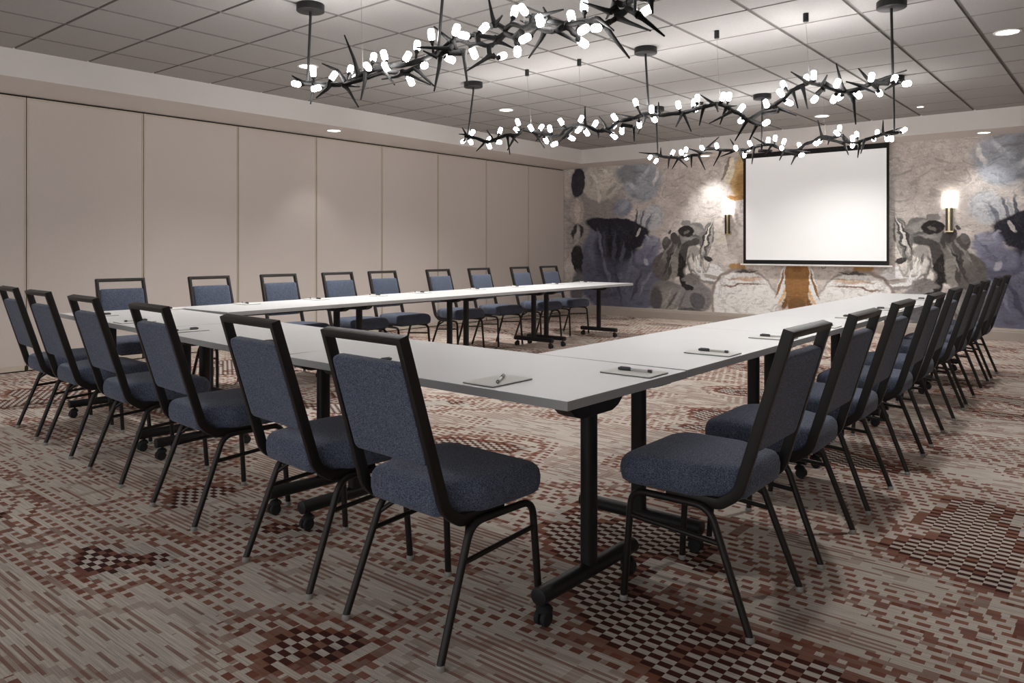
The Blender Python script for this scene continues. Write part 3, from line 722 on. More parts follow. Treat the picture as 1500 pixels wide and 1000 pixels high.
[(-1.450,5.899,2.364),(-1.451,5.959,2.335)],
[(-1.313,5.849,2.381),(-1.321,5.826,2.392)],
[(-1.288,5.832,2.369),(-1.233,5.776,2.340)]],
rods=[(-5.380,5.890,5.805,2.365),(-3.300,5.830,5.889,2.380),(-1.340,5.830,5.866,2.392)],
cables=[(-4.590,5.800,5.875,2.355),(-3.970,5.790,5.813,2.337),(-2.600,5.730,5.795,2.365),(-1.900,5.730,5.819,2.449)]),
dict(Y=8.400,
strands=[[(-4.671,8.368,2.374),(-4.593,8.387,2.370),(-4.537,8.423,2.341),(-4.462,8.470,2.331),(-4.337,8.466,2.318),(-4.213,8.412,2.309),(-4.121,8.371,2.321),(-4.017,8.349,2.315),(-3.994,8.350,2.346),(-3.921,8.366,2.379),(-3.826,8.383,2.373),(-3.733,8.377,2.349),(-3.624,8.379,2.340),(-3.544,8.423,2.343),(-3.476,8.468,2.342),(-3.391,8.474,2.367),(-3.249,8.405,2.373),(-3.147,8.355,2.359),(-3.067,8.346,2.318),(-3.009,8.363,2.289),(-2.861,8.384,2.279),(-2.796,8.379,2.331),(-2.702,8.403,2.363),(-2.633,8.455,2.413),(-2.527,8.469,2.393),(-2.411,8.400,2.400),(-2.367,8.372,2.330),(-2.265,8.341,2.305),(-2.200,8.362,2.319),(-2.095,8.390,2.350),(-2.003,8.384,2.371),(-1.932,8.406,2.373),(-1.878,8.447,2.383)],
[(-2.999,8.366,2.272),(-2.874,8.385,2.229)],
[(-2.633,8.455,2.398),(-2.507,8.461,2.358),(-2.388,8.385,2.310)],
[(-3.147,8.355,2.290),(-3.322,8.446,2.314)]],
spikes=[[(-4.593,8.387,2.370),(-4.593,8.387,2.370),(-4.894,8.475,2.426)],
[(-4.548,8.416,2.347),(-4.551,8.413,2.344),(-4.616,8.534,2.469)],
[(-4.462,8.470,2.331),(-4.467,8.468,2.323),(-4.455,8.421,2.189)],
[(-4.337,8.466,2.318),(-4.337,8.466,2.316),(-4.492,8.594,2.198)],
[(-4.362,8.467,2.321),(-4.351,8.470,2.320),(-4.182,8.398,2.185)],
[(-4.121,8.371,2.321),(-4.121,8.371,2.315),(-4.103,8.335,2.169)],
[(-4.017,8.349,2.315),(-4.017,8.349,2.305),(-3.906,8.293,2.123)],
[(-3.999,8.350,2.340),(-3.994,8.350,2.341),(-3.795,8.241,2.309)],
[(-3.999,8.350,2.340),(-4.017,8.349,2.353),(-4.114,8.286,2.390)],
[(-3.921,8.366,2.379),(-3.921,8.366,2.387),(-3.826,8.494,2.526)],
[(-3.752,8.378,2.354),(-3.745,8.378,2.342),(-3.890,8.478,2.183)],
[(-3.592,8.396,2.341),(-3.586,8.394,2.330),(-3.745,8.352,2.273)],
[(-3.576,8.405,2.342),(-3.577,8.399,2.362),(-3.626,8.347,2.468)],
[(-3.544,8.423,2.343),(-3.544,8.423,2.330),(-3.447,8.321,2.175)],
[(-3.391,8.474,2.367),(-3.391,8.474,2.361),(-3.366,8.344,2.161)],
[(-3.229,8.395,2.370),(-3.235,8.397,2.379),(-3.395,8.442,2.481)],
[(-3.277,8.419,2.372),(-3.286,8.427,2.371),(-3.258,8.355,2.289)],
[(-3.147,8.355,2.359),(-3.138,8.352,2.358),(-3.203,8.316,2.248)],
[(-3.009,8.363,2.289),(-3.009,8.363,2.282),(-3.048,8.328,2.174)],
[(-2.874,8.385,2.229),(-2.886,8.386,2.235),(-2.905,8.290,2.116)],
[(-2.861,8.384,2.279),(-2.864,8.384,2.279),(-2.716,8.326,2.242)],
[(-2.633,8.455,2.413),(-2.633,8.455,2.413),(-2.643,8.350,2.577)],
[(-2.548,8.466,2.397),(-2.561,8.477,2.387),(-2.568,8.446,2.318)],
[(-2.388,8.385,2.310),(-2.388,8.385,2.321),(-2.324,8.324,2.179)],
[(-2.411,8.400,2.400),(-2.411,8.400,2.400),(-2.302,8.479,2.298)],
[(-2.226,8.354,2.313),(-2.222,8.353,2.306),(-2.274,8.474,2.159)],
[(-2.179,8.368,2.325),(-2.183,8.370,2.312),(-2.191,8.271,2.176)],
[(-2.003,8.384,2.371),(-2.009,8.384,2.371),(-1.985,8.297,2.499)],
[(-2.021,8.385,2.367),(-2.014,8.384,2.372),(-1.856,8.505,2.437)]],
bulbs=[[(-4.655,8.372,2.373),(-4.654,8.337,2.336)],
[(-4.571,8.402,2.358),(-4.582,8.355,2.288)],
[(-4.462,8.470,2.331),(-4.445,8.519,2.388)],
[(-4.263,8.434,2.313),(-4.265,8.397,2.362)],
[(-4.238,8.423,2.311),(-4.232,8.451,2.397)],
[(-4.238,8.423,2.311),(-4.219,8.436,2.304)],
[(-3.950,8.360,2.366),(-3.950,8.307,2.384)],
[(-3.789,8.380,2.363),(-3.784,8.340,2.397)],
[(-3.576,8.405,2.342),(-3.567,8.375,2.358)],
[(-3.408,8.473,2.362),(-3.425,8.437,2.402)],
[(-3.459,8.469,2.347),(-3.468,8.504,2.347)],
[(-3.490,8.459,2.342),(-3.514,8.496,2.290)],
[(-3.208,8.385,2.367),(-3.199,8.397,2.414)],
[(-3.115,8.352,2.343),(-3.086,8.304,2.416)],
[(-3.044,8.353,2.306),(-3.020,8.384,2.381)],
[(-3.032,8.356,2.301),(-3.011,8.297,2.303)],
[(-2.835,8.382,2.300),(-2.865,8.430,2.335)],
[(-2.874,8.385,2.229),(-2.811,8.331,2.216)],
[(-2.702,8.403,2.363),(-2.664,8.357,2.329)],
[(-2.633,8.455,2.398),(-2.667,8.495,2.370)],
[(-2.434,8.414,2.399),(-2.456,8.392,2.422)],
[(-2.457,8.428,2.397),(-2.453,8.457,2.479)],
[(-2.285,8.347,2.310),(-2.279,8.310,2.340)],
[(-2.239,8.350,2.311),(-2.263,8.396,2.386)],
[(-2.285,8.347,2.310),(-2.295,8.367,2.286)],
[(-2.058,8.388,2.358),(-2.071,8.433,2.393)],
[(-2.095,8.390,2.350),(-2.110,8.448,2.335)],
[(-1.975,8.393,2.372),(-1.980,8.430,2.331)],
[(-1.932,8.406,2.373),(-1.920,8.357,2.314)],
[(-1.878,8.447,2.383),(-1.840,8.493,2.405)]],
rods=[(-4.580,8.350,8.394,2.364),(-3.280,8.430,8.419,2.372),(-1.910,8.400,8.423,2.377)],
cables=[(-4.000,8.400,8.350,2.340),(-2.600,8.400,8.456,2.390)]),
]
# ------------------------------------------------------------------ materials
M = {}
M['fabric'] = fabric_mat()
M['carpet'] = carpet_mat()
M['mural'] = mural_mat()
M['frame'] = plain('dark bronze metal', srgb(36, 33, 31), .42, .3, .5)
M['black'] = plain('black powder coat', srgb(30, 30, 31), .5, .1, .4)
M['rubber'] = plain('black rubber', srgb(26, 26, 27), .7)
M['glide'] = plain('clear grey glide', srgb(150, 148, 144), .3)
M['laminate'] = plain('white laminate', srgb(236, 236, 236), .38, 0, .4, .015, 3)
M['edge'] = plain('grey edge band', srgb(172, 172, 172), .45, 0, .4, .02)
M['ceiling'] = plain('white ceiling tile', srgb(170, 167, 165), .95, 0, .1, .05, 70, .3, 260)
M['grid'] = plain('grey grid and gap shade', srgb(128, 125, 122), .7, 0, .2)
M['paint'] = plain('off white paint', srgb(228, 223, 219), .85, 0, .2, .02, 2)
M['panel'] = plain('taupe wall fabric', srgb(214, 205, 199), .95, 0, .1, .05, 120, .2, 420)
M['panel_edge'] = plain('beige panel trim', srgb(205, 195, 180), .5, .1, .4, .03)
M['dark_gap'] = plain('dark track gap', srgb(40, 34, 31), .9)
M['base'] = plain('taupe baseboard paint', srgb(176, 166, 156), .6, 0, .3, .02)
M['screen_black'] = plain('black screen border', srgb(14, 14, 15), .8)
M['white_metal'] = plain('white enamel', srgb(228, 226, 222), .4)
M['paper'] = plain('white paper', srgb(238, 236, 232), .8, 0, .2, .01)
M['pad_board'] = plain('grey pad board', srgb(92, 90, 90), .8)
M['pen_white'] = plain('white pen barrel', srgb(222, 221, 219), .35)
M['pen_grey'] = plain('charcoal pen cap', srgb(74, 74, 78), .35)
M['bronze'] = plain('blackened bronze', srgb(20, 19, 19), .75, 0, .12)
M['cable'] = plain('thin steel cable', srgb(120, 118, 115), .5, .4)
M['brass'] = plain('pale brass', srgb(196, 182, 146), .3, .7, .5)
M['dark_rod'] = plain('dark bronze rod', srgb(58, 54, 50), .35, .5)
M['bulb'] = glow('lit frosted bulb', (1.0, .985, .97, 1), BULB)
M['can'] = glow('lit downlight lens', (1.0, .95, .89, 1), 5.0)
M['shade'] = glow('lit white shade', (1.0, .97, .93, 1), 1.0)
k = NT('projection screen')
k.base(srgb(236, 235, 234)); k.bsdf.inputs['Roughness'].default_value = .9
kn = k.noise(k.pos(), .5, 1)
k.put(k.bsdf.inputs['Emission Strength'], k.ramp(kn.outputs[0], .3, .7, SCREEN_E * .95, SCREEN_E * 1.05))
k.bsdf.inputs['Emission Color'].default_value = (.98, .99, 1, 1)
M['screen'] = k.m

# ------------------------------------------------------------------ setting
bm = bmesh.new(); box(bm, XL - .1, XR + .1, YF - .1, YB + .1, -.1, 0)
struct(obj('floor', bm, M['carpet']))

# ceiling: tiles a little below the grid they sit in
bm = bmesh.new()
box(bm, XL - .1, XR + .1, YF - .1, YB + .1, ZC + .012, ZC + .10, mi=1)
P = .606
gx0, gy0 = -5.83, 2.345
i0, i1 = -3, int((XR - gx0) / P) + 1
j0, j1 = int((YF - gy0) / P) - 1, int((YLIP - gy0) / P) + 1
for i in range(i0, i1):
    for j in range(j0, j1):
        x0, x1 = max(gx0 + i * P + .010, XLIP - .05), min(gx0 + (i + 1) * P - .010, XR)
        y0, y1 = max(gy0 + j * P + .006, YF), min(gy0 + (j + 1) * P - .006, YLIP + .05)
        if x1 - x0 < .02 or y1 - y0 < .02: continue
        a = [bm.verts.new(c) for c in ((x0 + .006, y0 + .006, ZC), (x1 - .006, y0 + .006, ZC), (x1 - .006, y1 - .006, ZC), (x0 + .006, y1 - .006, ZC))]
        b = [bm.verts.new(c) for c in ((x0, y0, ZC + .012), (x1, y0, ZC + .012), (x1, y1, ZC + .012), (x0, y1, ZC + .012))]
        bm.faces.new(a)
        for q in range(4): bm.faces.new((a[q], a[(q + 1) % 4], b[(q + 1) % 4], b[q])).material_index = 1  # tile edges coloured dark, painting the shadow gap along the grid
struct(obj('ceiling', bm, [M['ceiling'], M['grid']]))

# lowered border along the left and back walls
bm = bmesh.new(); box(bm, XL - .1, XLIP, YF - .1, YB + .1, ZS, ZC + .05)
struct(obj('trim_1', bm, M['paint']))
bm = bmesh.new(); box(bm, XLIP, XR + .1, YLIP, YB + .1, ZS, ZC + .05)
struct(obj('trim_2', bm, M['paint']))

bm = bmesh.new(); box(bm, XL - .05, XR + .1, YB, YB + .1, 0, ZS)
struct(obj('wall_back', bm, M['mural']))
bm = bmesh.new(); box(bm, XR, XR + .1, YF - .1, YB, 0, ZC + .05)
struct(obj('wall_right', bm, M['panel']))

# left wall: a run of folding partition panels under a dark track
wl = bpy.data.objects.new('wall_left', None); COL.objects.link(wl); struct(wl)
bm = bmesh.new(); box(bm, XL - .12, XL - .035, YF - .1, YB, 0, ZS)
obj('track_back', bm, M['dark_gap'], wl)
seams = [2.715 + 1.134 * q for q in range(-5, 9)]
seams = [s for s in seams if s > YF] 
seams = [YF] + seams
seams[-1] = YB - .012
for a, b in zip(seams, seams[1:]):
    bm = bmesh.new(); box(bm, XL - .04, XL, a + .018, b - .018, .06, ZS - .035, .003)
    pn = obj('panel', bm, M['panel'], wl)
    bm = bmesh.new()
    for e0, e1 in ((a + .004, a + .018), (b - .018, b - .004)): box(bm, XL - .04, XL + .003, e0, e1, .012, ZS - .018, .002)
    box(bm, XL - .04, XL + .003, a + .004, b - .004, .012, .06, .002)
    box(bm, XL - .04, XL + .002, a + .004, b - .004, ZS - .036, ZS - .018, .002)
    obj('panel_trim', bm, M['panel_edge'], pn)

bm = bmesh.new()
prof = [(0, 0), (.018, 0), (.018, .115), (.013, .125), (.013, .140), (.007, .150), (.007, .158), (0, .165)]
vs = [[bm.verts.new((X, YB - d, z)) for d, z in prof] for X in (XL + .0, XR)]
for q in range(len(prof)):
    bm.faces.new((vs[0][q], vs[0][(q + 1) % len(prof)], vs[1][(q + 1) % len(prof)], vs[1][q]))
bm.faces.new(vs[0]); bm.faces.new(vs[1])
struct(obj('baseboard_back', bm, M['base']))

# ------------------------------------------------------------------ recessed ceiling lights
def can_light(x, y, z, r, label, watts, spot, blend, aim=(0, 0, -1), cat='light'):
    t = thing('recessed_downlight', label, cat, (x, y, z), 0, 'recessed ceiling lights')
    bm = bmesh.new()
    lathe(bm, [(r * .82, -.001), (r * .84, -.006), (r, -.005), (r * 1.02, 0.0)], 32)
    bm.faces.ensure_lookup_table()
    caps = [f for f in bm.faces if len(f.verts) > 4]
    bmesh.ops.delete(bm, geom=caps, context='FACES_ONLY')
    obj('trim_ring', bm, M['white_metal'], t, smooth=40)
    bm = bmesh.new()
    lathe(bm, [(0, -.0025), (r * .6, -.003), (r * .83, -.0015)], 32)
    obj('lens', bm, M['can'], t, smooth=40)
    L = bpy.data.lights.new('downlight_lamp', 'SPOT'); L.energy = watts; L.spot_size = math.radians(spot); L.spot_blend = blend
    L.shadow_soft_size = r * .7; L.color = (1, .975, .95)
    lo = bpy.data.objects.new('downlight_lamp', L); COL.objects.link(lo); lo.parent = t
    lo.location = (0, 0, -.02)
    lo.rotation_euler = Vector((0, 0, -1)).rotation_difference(Vector(aim)).to_euler()
    return t
can_light(-6.12, 4.36, ZC, .098, 'recessed ceiling light behind the rod of the nearest thorny chandelier', CAN_W, 130, .8)
can_light(-6.12, 7.31, ZC, .098, 'recessed ceiling light left of the middle chandelier, near the corner canopy', CAN_W, 130, .8)
can_light(-.81, 7.25, ZC, .098, 'recessed ceiling light at the upper right, right of the chandeliers', CAN_W * .36, 95, .7)
can_light(-3.20, 10.28, ZC, .098, 'recessed ceiling light above the projection screen, behind the chandeliers', CAN_W, 130, .8)
can_light(-2.06, 10.38, ZC, .045, 'smallest ceiling fitting, a little lit spot right of the chandelier rods', 6, 80, .7)  # sensor-like fitting, drawn with a weak lamp and lit lens
can_light(-.81, 4.36, ZC, .098, 'added fill light built as a recessed ceiling light, unseen above the right table row', CAN_W * .36, 100, .8)  # unseen lamp, added as fill on the camera side
can_light(-6.12, 1.40, ZC, .098, 'added fill light, unseen, built as a recessed light over the left end chairs', CAN_W * .2, 130, .8)  # another added lamp out of view, brightens the near left
can_light(-7.86, 5.99, ZS, .098, 'recessed light in the lowered border along the left partition wall', WASH_W * .35, 84, .6, (0, 0, -1))
can_light(-1.53, 11.42, ZS, .085, 'recessed light in the lowered border above the right wall sconce', WASH_W * .6, 92, .8, (0, .02, -1))
can_light(-5.38, 11.42, ZS, .085, 'recessed light in the lowered border behind the farthest chandelier, left of the screen', WASH_W * 1.3, 92, .8, (0, .02, -1))

# ------------------------------------------------------------------ chairs
def make_chair(label, group):
    t = thing('stacking_chair', label, 'chair', (0, 0, 0), 0, group)
    # seat cushion, wider at the front, waterfall edge
    def outline(ins, zf):
        pts = [(-.160, .045), (.160, .045), (.175, .13), (.222, .19), (.226, .43), (.195, .478), (-.195, .478), (-.226, .43), (-.222, .19), (-.175, .13)]
        rad = [.035, .03, .04, .05, .04, .04, .05, .04, .03, .035]
        P = [Vector((a, b, 0)) for a, b in pts]
        out = []
        n = len(P)
        for i in range(n):
            a, b, c = P[i - 1], P[i], P[(i + 1) % n]
            tt = min(rad[i], (a - b).length * .48, (c - b).length * .48)
            s, e = b + (a - b).normalized() * tt, b + (c - b).normalized() * tt
            for q in range(5):
                w = q / 4
                out.append((1 - w) ** 2 * s + 2 * w * (1 - w) * b + w * w * e)
        cen = Vector((0, .265, 0))
        res = []
        for v in out:
            d = v - cen
            k = max(0.02, 1 - ins / .22)
            w = cen + d * k
            front = max(0.0, (w.y - .36) / .12)
            res.append(Vector((w.x, w.y, zf - .012 * front * front * (1 if zf > .45 else .2))))
        return res
    bm = bmesh.new()
    loft(bm, [outline(.03, .402), outline(.008, .404), outline(.001, .410), outline(-.004, .432), outline(-.005, .460), outline(-.001, .482), outline(.007, .494), outline(.016, .500), outline(.035, .504), outline(.08, .507), outline(.14, .509), outline(.20, .510)])
    obj('seat', bm, M['fabric'], t, smooth=True)
    bm = bmesh.new(); box(bm, -.19, .19, .10, .45, .392, .403, .004)
    obj('seat_base', bm, M['black'], t)
    # back: frame line in the (y, z) plane
    top, low = Vector((0, -.100, .945)), Vector((0, .055, .43))
    ax = (top - low).normalized(); nrm = Vector((0, ax.z, -ax.y))
    L = (top - low).length
    bm = bmesh.new()
    hw0, hw1 = .166, .170
    rings = []
    s0, s1 = .148, L - .075
    for off, ins in ((-.014, .012), (-.0155, .004), (-.013, .001), (-.010, 0), (.010, 0), (.019, .003), (.023, .012), (.026, .04), (.027, .09)):
        ring = []
        w = .34; h = s1 - s0
        for a, b in rrect(w - 2 * ins, h - 2 * ins, max(.004, .018 - ins * .2), 4):
            ring.append(low + ax * ((s0 + s1) / 2 + b) + nrm * off + Vector((a, 0, 0)))
        rings.append(ring)
    loft(bm, rings)
    obj('backrest', bm, M['fabric'], t, smooth=50)
    bm = bmesh.new()
    wt, wb = .180, .188
    def side(s):
        return [Vector((s * wb, .30, .389)), Vector((s * wb, .115, .389)), Vector((s * wb, low.y, low.z)), Vector((s * wt, top.y, top.z))]
    l, r = side(-1), side(1)
    lp = fillet(l, [.045, .09], 7); rp = fillet(r, [.045, .09], 7)
    path = lp + rp[::-1]
    # profile: a across (x), b along the frame normal
    P3 = path
    rr = rrect(.022, .036, .004, 2)
    rings = []
    for i, p in enumerate(P3):
        n = len(P3)
        t0 = (P3[i] - P3[i - 1]).normalized() if i > 0 else None
        t1 = (P3[i + 1] - P3[i]).normalized() if i < n - 1 else None
        tt = (t0 + t1).normalized() if t0 is not None and t1 is not None else (t0 or t1)
        onside = abs(tt.x) < .5
        kk = 1 / max(.4, math.cos(t0.angle(t1) / 2)) if t0 is not None and t1 is not None else 1
        if abs(tt.x) > .3 and abs(tt.x) < .95:      # mitred top corner
            sd = tt.cross(nrm).normalized()
            rings.append([p + sd * a * kk + nrm * b for a, b in rr])
        else:
            xx = Vector((1 if p.x < 0 else -1, 0, 0)) if onside else tt.cross(nrm).normalized()
            if onside:
                nn = tt.cross(xx).normalized()
                if nn.dot(nrm) < 0 and abs(tt.z) > .3: nn = -nn
                if abs(tt.z) <= .3 and nn.z > 0: nn = -nn
                sdv = tt.cross(nn).normalized()
                rings.append([p + sdv * a + nn * b for a, b in rr])
            else:
                rings.append([p + xx * a + nrm * b for a, b in rr])
    # keep ring order consistent by nearest matching
    V = []
    for i, rg in enumerate(rings):
        if i:
            prev = rings[i - 1]; best = None
            m = len(rg)
            d0 = P3[i] - P3[i - 1]
            for rev in (False, True):
                q = rg[::-1] if rev else rg
                for sft in range(m):
                    cand = q[sft:] + q[:sft]
                    sc = sum((cand[j] - prev[j] - d0).length for j in range(m))
                    if best is None or sc < best[0]: best = (sc, cand)
            rings[i] = best[1]
    loft(bm, rings)
    obj('back_frame', bm, M['frame'], t, smooth=35)
    # legs: each side an inverted U of round tube, split at the middle of the rail
    def leg(front, s):
        bm = bmesh.new()
        if front:
            pts = [Vector((s * .219, .449, .012)), Vector((s * .208, .424, .379)), Vector((s * .207, .27, .379))]
            path = fillet(pts, [.055], 7)
        else:
            pts = [Vector((s * .225, .002, .012)), Vector((s * .208, .142, .379)), Vector((s * .207, .27, .379))]
            path = fillet(pts, [.075], 7)
        sweep(bm, path, circ(.0118, 12, .0125), up=(s * 1.0, 0, .01))
        lg = obj('leg', bm, M['frame'], t, smooth=45)
        bm = bmesh.new()
        q = path[0]
        lathe(bm, [(.0135, 0), (.0145, .004), (.0135, .016), (.012, .018)], 14, (q.x, q.y, 0))
        obj('foot_glide', bm, M['glide'], lg, smooth=40)
    for s in (-1, 1):
        leg(True, s); leg(False, s)
        bm = bmesh.new()
        sweep(bm, [Vector((s * .2135, .106, .272)), Vector((s * .2115, .428, .294))], circ(.0085, 10), up=(0, 0, 1))
        obj('stretcher', bm, M['frame'], t, smooth=45)
        bm = bmesh.new()
        sweep(bm, fillet([Vector((s * .211, .118, .318)), Vector((s * .16, .18, .372)), Vector((s * .10, .20, .389))], [.03], 4), circ(.008, 8), up=(0, 0, 1))
        obj('under_brace', bm, M['frame'], t, smooth=45)
    return t

ORD = ['first', 'second', 'third', 'fourth', 'fifth', 'sixth', 'seventh', 'eighth', 'ninth']
NEAR = [(-5.586, 1.806, -5.0), (-4.934, 1.757, -3.0), (-4.175, 1.710, -3.8), (-3.330, 1.652, -4.4), (-2.424, 1.585, -4.2), (-1.757, 1.546, -2.6)]
RIGHT = [(-.913, 2.475, .4), (-.922, 3.165, 1.2), (-.945, 3.902, 1.6), (-.950, 4.677, 1.5), (-.974, 5.396, 2.2), (-.997, 6.282, 1.6), (-1.014, 6.893, 2.0), (-1.031, 7.746, 1.5), (-1.040, 8.386, 1.9)]
LEFT = [(-6.477, 2.771), (-6.414, 3.516), (-6.429, 4.232), (-6.445, 4.949), (-6.459, 5.567), (-6.478, 6.454), (-6.494, 7.201), (-6.513, 8.053), (-6.528, 8.733)]
near_lab = ['leftmost navy chair of the near table row, at the left frame edge',
            'second navy chair from the left, tucked under the near table row',
            'third navy chair from the left, tucked under the near table row',
            'fourth navy chair from the left, tucked under the near table row',
            'fifth navy chair from the left along the near table row, left of the closest chair',
            'closest navy chair with its back to the camera at the near table corner']
right_lab = ['nearest navy chair of the right table row, whole seat and legs in view'] + \
            ['%s navy chair from the camera along the right table row' % ORD[i] for i in range(1, 8)] + \
            ['farthest navy chair of the right table row, next to the mural wall']
left_lab = ['navy chair facing us at the left corner table, first along the partition wall'] + \
           ['%s navy chair from the left along the partition wall, behind the far table row' % ORD[i] for i in range(1, 8)] + \
           ['navy chair by the room corner, last along the partition wall']
chair0 = None
for i, (x, y, a) in enumerate(NEAR):
    if chair0 is None:
        chair0 = make_chair(near_lab[i], 'chairs along the near table row')
        chair0.location = (x, y, 0); chair0.rotation_euler = (0, 0, math.radians(a))
    else: dup(chair0, (x, y, 0), math.radians(a), near_lab[i], 'chairs along the near table row')
for i, (x, y, a) in enumerate(RIGHT):
    dup(chair0, (x, y, 0), math.radians(90 + a), right_lab[i], 'chairs along the right table row')
LJ = [-2, .5, -1, .8, -.5, 1, -1, .6, 0]
for i, (x, y) in enumerate(LEFT):
    dup(chair0, (x + .105, y, 0), math.radians(-91.3 + LJ[i]), left_lab[i], 'chairs along the partition wall')

# ------------------------------------------------------------------ tables
ZT = .737
def make_table(label, length, depth, inset=.13):
    """local x along the length, y across; the origin is at the middle of the floor below"""
    t = thing('flip_top_table', label, 'table', (0, 0, 0), 0, 'white tables set in a U')
    h, d = length / 2, depth / 2
    bm = bmesh.new()
    box(bm, -h, h, -d, d, ZT - .030, ZT, .0015)
    for f in bm.faces:
        f.normal_update()
        f.material_index = 0 if abs(f.normal.z) > .9 else 1
    obj('tabletop', bm, [M['laminate'], M['edge']], t)
    bm = bmesh.new(); box(bm, -h + .17, h - .17, -.022, .022, ZT - .075, ZT - .032, .004)
    obj('crossbar', bm, M['black'], t)
    for s in (-1, 1):
        cx = s * (h - inset); oy = -.08
        bm = bmesh.new()
        sweep(bm, [Vector((cx, oy, .10)), Vector((cx, oy, ZT - .075))], rrect(.046, .062, .018, 4), up=(0, 1, 0))
        lg = obj('leg', bm, M['black'], t, smooth=40)
        bm = bmesh.new()
        sweep(bm, [Vector((cx, oy + e, .098)) for e in (-.285, -.283, .283, .285)], circ(.030, 16, .027), up=(0, 0, 1), scale=[.85, 1, 1, .85])
        obj('foot_bar', bm, M['black'], lg, smooth=40)
        for e in (-1, 1):
            bm = bmesh.new(); cy = oy + e * .245
            for w in (-.013, .013):
                lathe(bm, [(0, -.009), (.022, -.009), (.0255, -.006), (.0255, .006), (.022, .009), (0, .009)], 18, (cx + w + .0, cy + .012 * e, .0255), (1, 0, 0))
            sweep(bm, [Vector((cx, cy, .075)), Vector((cx, cy, .045))], circ(.007, 8), up=(0, 1, 0))
            lathe(bm, [(.012, 0), (.026, .002), (.027, .012), (.018, .022), (.008, .026)], 16, (cx, cy + .004 * e, .040))
            obj('caster', bm, M['rubber'], lg, smooth=40)
        # flip bracket: a winged block under the top
        bm = bmesh.new()
        pr = [(-.20, 0), (.20, 0), (.195, -.012), (.165, -.028), (.13, -.058), (.09, -.072), (-.09, -.072), (-.13, -.058), (-.165, -.028), (-.195, -.012)]
        rings = []
        for xx, k in ((-.042, .94), (-.034, 1), (.034, 1), (.042, .94)):
            rings.append([Vector((cx + xx, oy + a * k, ZT - .031 + b * k)) for a, b in pr])
        loft(bm, rings)
        obj('flip_bracket', bm, M['black'], t, smooth=30)
    return t

def between(t, a, b, inward, depth):
    """place a table with its outer edge from a to b (floor points)"""
    A, B = Vector((a[0], a[1], 0)), Vector((b[0], b[1], 0))
    d = (B - A).normalized(); n = Vector((-d.y, d.x, 0))
    if n.dot(Vector((inward[0], inward[1], 0))) < 0: n = -n
    c = (A + B) / 2 + n * depth / 2
    t.location = c; t.rotation_euler = (0, 0, math.atan2(d.y, d.x))

nl = ['white corner table nearest the camera, front right of the U of tables', 'middle white table of the near row, behind the fourth and fifth chairs', 'white table at the left corner of the near row, beside the left end chairs']
na = [(-2.880, 1.906), (-4.432, 2.029), (-5.984, 2.147)]
nb = [(-1.334, 1.885), (-2.893, 1.912), (-4.440, 2.030)]
proto = make_table(nl[0], 1.543, .768)
between(proto, na[0], nb[0], (0, 1), .768)
for i in (1, 2):
    t = dup(proto, (0, 0, 0), 0, nl[i]); between(t, na[i], nb[i], (0, 1), .768)
rl = ['white table of the right row joining the nearest corner table', 'second white table of the right row, counted from the near corner', 'third white table of the right row, counted from the near corner', 'farthest white table of the right row, ending before the screen']
rp = make_table(rl[0], 1.492, .722, .12)
for i in range(4):
    y0 = 2.671 + i * 1.496
    a = (-1.330 - .007 * (y0 - 2.66), y0); b = (-1.330 - .007 * (y0 + 1.492 - 2.66), y0 + 1.492)
    t = rp if i == 0 else dup(rp, (0, 0, 0), 0, rl[i])
    between(t, a, b, (-1, 0), .722)
ll = ['white table of the far left row joining the left corner table', 'second white table of the far left row, counted from the left corner', 'third white table of the far left row, counted from the left corner', 'white table at the free end of the far left row, beside the mural']
lp_ = make_table(ll[0], 1.505, .77)
for i in range(4):
    y0 = 2.945 + i * 1.509
    X = lambda y: -5.140 - .77 - .0237 * (y - 2.945)
    a = (X(y0), y0); b = (X(y0 + 1.505), y0 + 1.505)
    t = lp_ if i == 0 else dup(lp_, (0, 0, 0), 0, ll[i])
    between(t, b, a, (1, 0), .77)

# ------------------------------------------------------------------ notepads with pens, one per chair
def make_pad(label):
    t = thing('notepad', label, 'notepad', (0, 0, 0), 0, 'notepads on the tables')
    bm = bmesh.new(); box(bm, -.07, .07, -.105, .105, 0.0, .0022, .0006)
    obj('backing_board', bm, M['pad_board'], t)
    bm = bmesh.new(); box(bm, -.0695, .0695, -.1045, .1045, .0022, .0052, .0005)
    obj('paper_sheets', bm, M['paper'], t)
    return t
def make_pen(label):
    t = thing('pen', label, 'pen', (0, 0, 0), 0, 'pens on the notepads')
    bm = bmesh.new(); lathe(bm, [(0, -.073), (.0012, -.072), (.0035, -.062), (.0050, -.056), (.0050, .022)], 12, (0, 0, .0056), (0, 1, 0))
    obj('barrel', bm, M['pen_white'], t, smooth=40)
    bm = bmesh.new(); lathe(bm, [(.0058, .018), (.0062, .020), (.0062, .064), (.0050, .070), (0, .071)], 12, (0, 0, .0058), (0, 1, 0))
    box(bm, -.0016, .0016, .022, .062, .0115, .0140, .0006)
    obj('cap', bm, M['pen_grey'], t, smooth=40)
    bm = bmesh.new(); lathe(bm, [(.0056, -.066), (.0058, -.064), (.0058, -.052), (.0052, -.050)], 12, (0, 0, .0056), (0, 1, 0))
    obj('grip', bm, M['pen_grey'], t, smooth=40)
    return t
pad0 = pen0 = None
